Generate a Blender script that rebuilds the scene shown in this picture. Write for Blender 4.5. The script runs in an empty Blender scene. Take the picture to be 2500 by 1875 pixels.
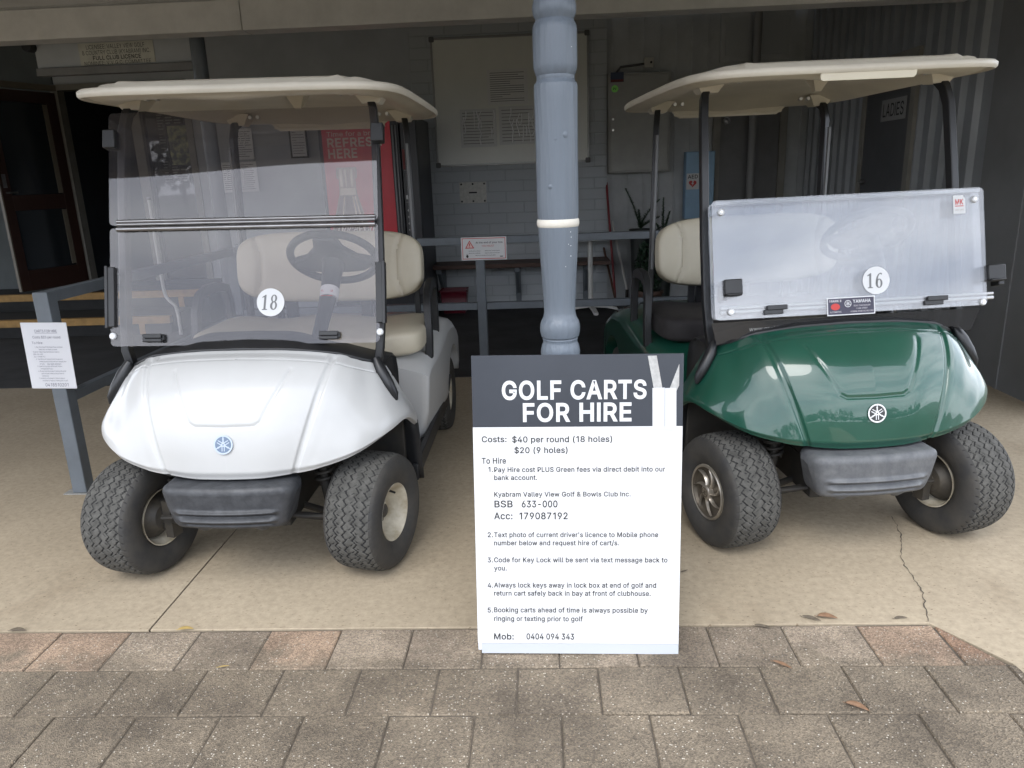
import bpy, bmesh, math, random
import numpy as np
from mathutils import Vector, Matrix, Euler
from mathutils.geometry import tessellate_polygon

SC = bpy.context.scene
COL = SC.collection
rad = math.radians

# ------------------------------------------------------------------ camera
cam_d = bpy.data.cameras.new("camera")
cam = bpy.data.objects.new("camera", cam_d)
COL.objects.link(cam)
cam_d.sensor_width = 36.0
cam_d.lens = 36.0 * 1819.0 / 2500.0
cam_d.clip_start = 0.05
cam_d.clip_end = 500.0
CAM_H = 1.45
def cam_matrix(pitch=15.5, roll=2.1, yaw=2.7):
    t, r, y = rad(pitch), rad(roll), rad(yaw)
    f = Vector((-math.sin(y) * math.cos(t), math.cos(y) * math.cos(t), -math.sin(t)))
    r0 = f.cross(Vector((0, 0, 1))).normalized()
    u0 = r0.cross(f)
    R = r0 * math.cos(r) - u0 * math.sin(r)
    U = u0 * math.cos(r) + r0 * math.sin(r)
    m = Matrix((R, U, -f)).transposed().to_4x4()
    m.translation = (0, 0, CAM_H)
    return m
cam.matrix_world = cam_matrix()
SC.camera = cam

# ------------------------------------------------------------------ world, sun, exposure
SUN_EL, SUN_ROT = rad(52), rad(200)
world = bpy.data.worlds.new("World")
SC.world = world
world.use_nodes = True
wn, wl = world.node_tree.nodes, world.node_tree.links
wn.clear()
w_out = wn.new("ShaderNodeOutputWorld")
w_bg = wn.new("ShaderNodeBackground")
w_bg.inputs["Strength"].default_value = 0.15
sky = wn.new("ShaderNodeTexSky")
sky.sky_type = 'NISHITA'
sky.sun_disc = False
sky.sun_elevation = SUN_EL
sky.sun_rotation = SUN_ROT
sky.dust_density = 2.0
tc = wn.new("ShaderNodeTexCoord")
mp = wn.new("ShaderNodeMapping")
mp.inputs["Scale"].default_value = (1.0, 1.0, 3.2)
nz = wn.new("ShaderNodeTexNoise")
nz.inputs["Scale"].default_value = 2.6
nz.inputs["Detail"].default_value = 7.0
nz.inputs["Roughness"].default_value = 0.58
rp = wn.new("ShaderNodeValToRGB")
rp.color_ramp.elements[0].position = 0.34
rp.color_ramp.elements[0].color = (0.45, 0.45, 0.45, 1)
rp.color_ramp.elements[1].position = 0.56
rp.color_ramp.elements[1].color = (1, 1, 1, 1)
cl = wn.new("ShaderNodeValToRGB")          # cloud brightness: grey bellies to white tops
cl.color_ramp.elements[0].position = 0.30
cl.color_ramp.elements[0].color = (6.6, 7.1, 8.3, 1)
cl.color_ramp.elements[1].position = 0.72
cl.color_ramp.elements[1].color = (11.6, 12.0, 12.8, 1)
mx = wn.new("ShaderNodeMix")
mx.data_type = 'RGBA'
wl.new(tc.outputs["Generated"], mp.inputs["Vector"])
wl.new(mp.outputs["Vector"], nz.inputs["Vector"])
wl.new(nz.outputs["Fac"], rp.inputs["Fac"])
wl.new(nz.outputs["Fac"], cl.inputs["Fac"])
wl.new(rp.outputs["Color"], mx.inputs[0])
wl.new(sky.outputs["Color"], mx.inputs[6])
wl.new(cl.outputs["Color"], mx.inputs[7])
wl.new(mx.outputs[2], w_bg.inputs["Color"])
wl.new(w_bg.outputs["Background"], w_out.inputs["Surface"])

sun_d = bpy.data.lights.new("sun", 'SUN')
sun_d.energy = 0.7
sun_d.angle = rad(28)
sun_d.color = (1.0, 0.97, 0.93)
sun = bpy.data.objects.new("sun", sun_d)
COL.objects.link(sun)
# light comes from behind the camera, high, a little to its left
sdir = Vector((math.sin(SUN_ROT) * math.cos(SUN_EL), math.cos(SUN_ROT) * math.cos(SUN_EL), math.sin(SUN_EL)))
sun.rotation_euler = sdir.to_track_quat('Z', 'Y').to_euler()

SC.view_settings.view_transform = 'Standard'
SC.view_settings.look = 'None'
SC.view_settings.gamma = 1.0
SC.view_settings.exposure = 1.2
SC.cycles.max_bounces = 10
SC.cycles.transparent_max_bounces = 24
SC.cycles.caustics_reflective = False
SC.cycles.caustics_refractive = False
SC.cycles.sample_clamp_indirect = 8.0

# ------------------------------------------------------------------ materials
MATS = {}
def mat(name, color, rough=0.6, metal=0.0, var=0.0, scale=6.0, color2=None, bump=0.0, bscale=60.0,
        coat=0.0, spec=0.5, detail=4.0, contrast=(0.35, 0.65), stretch=None, rvar=0.0):
    """principled material with noise-driven colour wear and bump in object space"""
    if name in MATS:
        return MATS[name]
    m = bpy.data.materials.new(name)
    m.use_nodes = True
    n, l = m.node_tree.nodes, m.node_tree.links
    p = n["Principled BSDF"]
    p.inputs["Roughness"].default_value = rough
    p.inputs["Metallic"].default_value = metal
    p.inputs["Specular IOR Level"].default_value = spec
    p.inputs["Coat Weight"].default_value = coat
    p.inputs["Coat Roughness"].default_value = 0.025
    c1 = (*color, 1)
    p.inputs["Base Color"].default_value = c1
    t = n.new("ShaderNodeTexCoord")
    vec = t.outputs["Object"]
    if stretch:
        g = n.new("ShaderNodeMapping")
        g.inputs["Scale"].default_value = stretch
        l.new(vec, g.inputs["Vector"])
        vec = g.outputs["Vector"]
    if var > 0 or color2 is not None:
        a = n.new("ShaderNodeTexNoise")
        a.inputs["Scale"].default_value = scale
        a.inputs["Detail"].default_value = detail
        a.inputs["Roughness"].default_value = 0.62
        l.new(vec, a.inputs["Vector"])
        r = n.new("ShaderNodeValToRGB")
        r.color_ramp.elements[0].position = contrast[0]
        r.color_ramp.elements[1].position = contrast[1]
        c2 = color2 if color2 is not None else tuple(c * (1 - var) for c in color)
        r.color_ramp.elements[0].color = (*c2, 1)
        r.color_ramp.elements[1].color = c1
        l.new(a.outputs["Fac"], r.inputs["Fac"])
        l.new(r.outputs["Color"], p.inputs["Base Color"])
        if rvar > 0:
            q = n.new("ShaderNodeMapRange")
            q.inputs["To Min"].default_value = min(1, rough + rvar)
            q.inputs["To Max"].default_value = max(0, rough - rvar)
            l.new(a.outputs["Fac"], q.inputs["Value"])
            l.new(q.outputs["Result"], p.inputs["Roughness"])
    if bump > 0:
        b = n.new("ShaderNodeTexNoise")
        b.inputs["Scale"].default_value = bscale
        b.inputs["Detail"].default_value = 3.0
        l.new(vec, b.inputs["Vector"])
        bb = n.new("ShaderNodeBump")
        bb.inputs["Strength"].default_value = bump
        bb.inputs["Distance"].default_value = 0.004
        l.new(b.outputs["Fac"], bb.inputs["Height"])
        l.new(bb.outputs["Normal"], p.inputs["Normal"])
    MATS[name] = m
    return m

def glass_mat(name, tint, dirt, dirt_col=(0.62, 0.62, 0.68), rough=0.015, f0=0.045, dscale=5.0):
    """clear acrylic: see-through tint, Schlick reflection, scuffed film of dust"""
    m = bpy.data.materials.new(name)
    m.use_nodes = True
    n, l = m.node_tree.nodes, m.node_tree.links
    n.clear()
    o = n.new("ShaderNodeOutputMaterial")
    tr = n.new("ShaderNodeBsdfTransparent")
    tr.inputs["Color"].default_value = (*tint, 1)
    gl = n.new("ShaderNodeBsdfGlossy")
    gl.inputs["Roughness"].default_value = rough
    df = n.new("ShaderNodeBsdfDiffuse")
    df.inputs["Color"].default_value = (*dirt_col, 1)
    ge = n.new("ShaderNodeNewGeometry")
    dp = n.new("ShaderNodeVectorMath"); dp.operation = 'DOT_PRODUCT'
    ab = n.new("ShaderNodeMath"); ab.operation = 'ABSOLUTE'
    om = n.new("ShaderNodeMath"); om.operation = 'SUBTRACT'; om.inputs[0].default_value = 1.0
    pw = n.new("ShaderNodeMath"); pw.operation = 'POWER'; pw.inputs[1].default_value = 5.0
    ma = n.new("ShaderNodeMath"); ma.operation = 'MULTIPLY_ADD'
    ma.inputs[1].default_value = 1 - f0; ma.inputs[2].default_value = f0
    l.new(ge.outputs["Normal"], dp.inputs[0]); l.new(ge.outputs["Incoming"], dp.inputs[1])
    l.new(dp.outputs["Value"], ab.inputs[0]); l.new(ab.outputs[0], om.inputs[1])
    l.new(om.outputs[0], pw.inputs[0]); l.new(pw.outputs[0], ma.inputs[0])
    t = n.new("ShaderNodeTexCoord")
    a = n.new("ShaderNodeTexNoise"); a.inputs["Scale"].default_value = dscale; a.inputs["Detail"].default_value = 5.0
    l.new(t.outputs["Object"], a.inputs["Vector"])
    rg = n.new("ShaderNodeMapRange")
    rg.inputs["From Min"].default_value = 0.25; rg.inputs["From Max"].default_value = 0.75
    rg.inputs["To Min"].default_value = dirt * 0.85; rg.inputs["To Max"].default_value = dirt * 1.15
    l.new(a.outputs["Fac"], rg.inputs["Value"])
    m1 = n.new("ShaderNodeMixShader"); m2 = n.new("ShaderNodeMixShader")
    l.new(rg.outputs["Result"], m1.inputs["Fac"])
    l.new(tr.outputs[0], m1.inputs[1]); l.new(df.outputs[0], m1.inputs[2])
    l.new(ma.outputs[0], m2.inputs["Fac"])
    l.new(m1.outputs[0], m2.inputs[1]); l.new(gl.outputs[0], m2.inputs[2])
    l.new(m2.outputs[0], o.inputs["Surface"])
    MATS[name] = m
    return m

# ------------------------------------------------------------------ mesh helpers
class MB:
    """collects shapes and links them as ONE mesh object"""
    def __init__(s):
        s.v = []; s.f = []; s.mi = []; s.sm = []
    def add(s, verts, faces, mi=0, smooth=False, M=None):
        o = len(s.v)
        if M is not None:
            verts = [tuple(M @ Vector(p)) for p in verts]
        s.v += [tuple(p) for p in verts]
        s.f += [tuple(i + o for i in f) for f in faces]
        s.mi += [mi] * len(faces)
        s.sm += [smooth] * len(faces)
        return s
    def box(s, lo, hi, mi=0, M=None):
        x0, y0, z0 = lo; x1, y1, z1 = hi
        v = [(x0, y0, z0), (x1, y0, z0), (x1, y1, z0), (x0, y1, z0), (x0, y0, z1), (x1, y0, z1), (x1, y1, z1), (x0, y1, z1)]
        f = [(0, 3, 2, 1), (4, 5, 6, 7), (0, 1, 5, 4), (1, 2, 6, 5), (2, 3, 7, 6), (3, 0, 4, 7)]
        return s.add(v, f, mi, False, M)
    def cbox(s, c, size, mi=0, M=None):
        return s.box([c[i] - size[i] / 2 for i in range(3)], [c[i] + size[i] / 2 for i in range(3)], mi, M)
    def tube(s, pts, r, n=10, mi=0, cap=True, smooth=True, M=None, up=None):
        """round (r number or list) or rectangular (r=(w,h)) tube along points"""
        pts = [Vector(p) for p in pts]
        N = len(pts)
        rect = isinstance(r, tuple)
        rings = []
        prev = None
        for i, p in enumerate(pts):
            d = (pts[min(i + 1, N - 1)] - pts[max(i - 1, 0)]).normalized()
            if prev is None:
                a = Vector(up) if up else (Vector((1, 0, 0)) if abs(d.x) < 0.9 else Vector((0, 1, 0)))
            else:
                a = prev
            a = (a - d * a.dot(d)).normalized()
            prev = a
            b = d.cross(a)
            if rect:
                w, h = r[0] / 2, r[1] / 2
                k = 0.22 * min(w, h)
                ring = [(w - k, -h), (w, -h + k), (w, h - k), (w - k, h), (-w + k, h), (-w, h - k), (-w, -h + k), (-w + k, -h)]
                rings.append([p + a * x + b * y for x, y in ring])
            else:
                rr = r[i] if isinstance(r, list) else r
                rings.append([p + (a * math.cos(2 * math.pi * k / n) + b * math.sin(2 * math.pi * k / n)) * rr for k in range(n)])
        m = len(rings[0])
        v = [q for g in rings for q in g]
        f = []
        for i in range(N - 1):
            for k in range(m):
                f.append((i * m + k, i * m + (k + 1) % m, (i + 1) * m + (k + 1) % m, (i + 1) * m + k))
        if cap:
            f.append(tuple(range(m - 1, -1, -1)))
            f.append(tuple((N - 1) * m + k for k in range(m)))
        return s.add(v, f, mi, smooth, M)
    def lathe(s, prof, n=32, mi=0, axis='Z', smooth=True, M=None, caps=False):
        """prof: list of (r, h)"""
        v = []; f = []
        for r, h in prof:
            for k in range(n):
                a = 2 * math.pi * k / n
                c, d = r * math.cos(a), r * math.sin(a)
                v.append((c, d, h) if axis == 'Z' else ((h, c, d) if axis == 'X' else (d, h, c)))
        for i in range(len(prof) - 1):
            for k in range(n):
                f.append((i * n + k, i * n + (k + 1) % n, (i + 1) * n + (k + 1) % n, (i + 1) * n + k))
        if caps:
            if prof[0][0] > 1e-5: f.append(tuple(range(n - 1, -1, -1)))
            if prof[-1][0] > 1e-5: f.append(tuple((len(prof) - 1) * n + k for k in range(n)))
        return s.add(v, f, mi, smooth, M)
    def prism(s, poly, h0, h1, mi=0, M=None, smooth=False):
        """poly: (x, y) outline extruded along z from h0 to h1"""
        n = len(poly)
        v = [(x, y, h0) for x, y in poly] + [(x, y, h1) for x, y in poly]
        f = [tuple(range(n - 1, -1, -1)), tuple(range(n, 2 * n))]
        f += [(k, (k + 1) % n, n + (k + 1) % n, n + k) for k in range(n)]
        return s.add(v, f, mi, smooth, M)
    def grid(s, P, mi=0, smooth=True, M=None, wrap=False):
        R, C = len(P), len(P[0])
        v = [tuple(p) for row in P for p in row]
        f = []
        for i in range(R - 1):
            for j in range(C if wrap else C - 1):
                j2 = (j + 1) % C
                f.append((i * C + j, i * C + j2, (i + 1) * C + j2, (i + 1) * C + j))
        return s.add(v, f, mi, smooth, M)
    def text(s, body, size=None, width=None, cap=None, at=(0, 0), align='LEFT', bold=0.0, mi=0, M=None, depth=0.0006, shear=0.0):
        """lettering in the xy plane, baseline at `at`; width / cap height force a fit"""
        v, f, w, h, x0 = text_geo(body, bold)
        sy = cap if cap else size
        if size is None and cap is None: sy = width / max(w, 1e-6)
        sx = width / max(w, 1e-6) if width else sy
        ox = {'LEFT': 0, 'CENTER': -w / 2, 'RIGHT': -w}[align]
        vv = [((x - x0 + ox) * sx + at[0] + shear * y * sy, y * sy + at[1], depth + z) for x, y, z in v]
        return s.add(vv, f, mi, False, M)
    def build(s, name, mats, parent=None, bevel=0.0, seg=2, angle=40, solid=0.0, loc=None, rot=None, weld=False):
        me = bpy.data.meshes.new(name)
        me.from_pydata(s.v, [], s.f)
        if not isinstance(mats, (list, tuple)): mats = [mats]
        for m in mats: me.materials.append(m)
        me.polygons.foreach_set("material_index", s.mi)
        me.polygons.foreach_set("use_smooth", [True] * len(s.f) if bevel > 0 else s.sm)
        me.update()
        if weld:
            bm = bmesh.new(); bm.from_mesh(me)
            bmesh.ops.remove_doubles(bm, verts=bm.verts, dist=1e-5)
            bm.to_mesh(me); bm.free()
        if bevel > 0 or any(s.sm):
            me.set_sharp_from_angle(angle=rad(angle))
        o = bpy.data.objects.new(name, me)
        COL.objects.link(o)
        if parent: o.parent = parent
        if loc is not None: o.location = loc
        if rot is not None: o.rotation_euler = rot
        if solid:
            k = o.modifiers.new("thickness", 'SOLIDIFY'); k.thickness = abs(solid); k.offset = -1 if solid > 0 else 1
        if bevel > 0:
            k = o.modifiers.new("edges", 'BEVEL'); k.width = bevel; k.segments = seg; k.limit_method = 'ANGLE'; k.angle_limit = rad(35)
        return o

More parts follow.
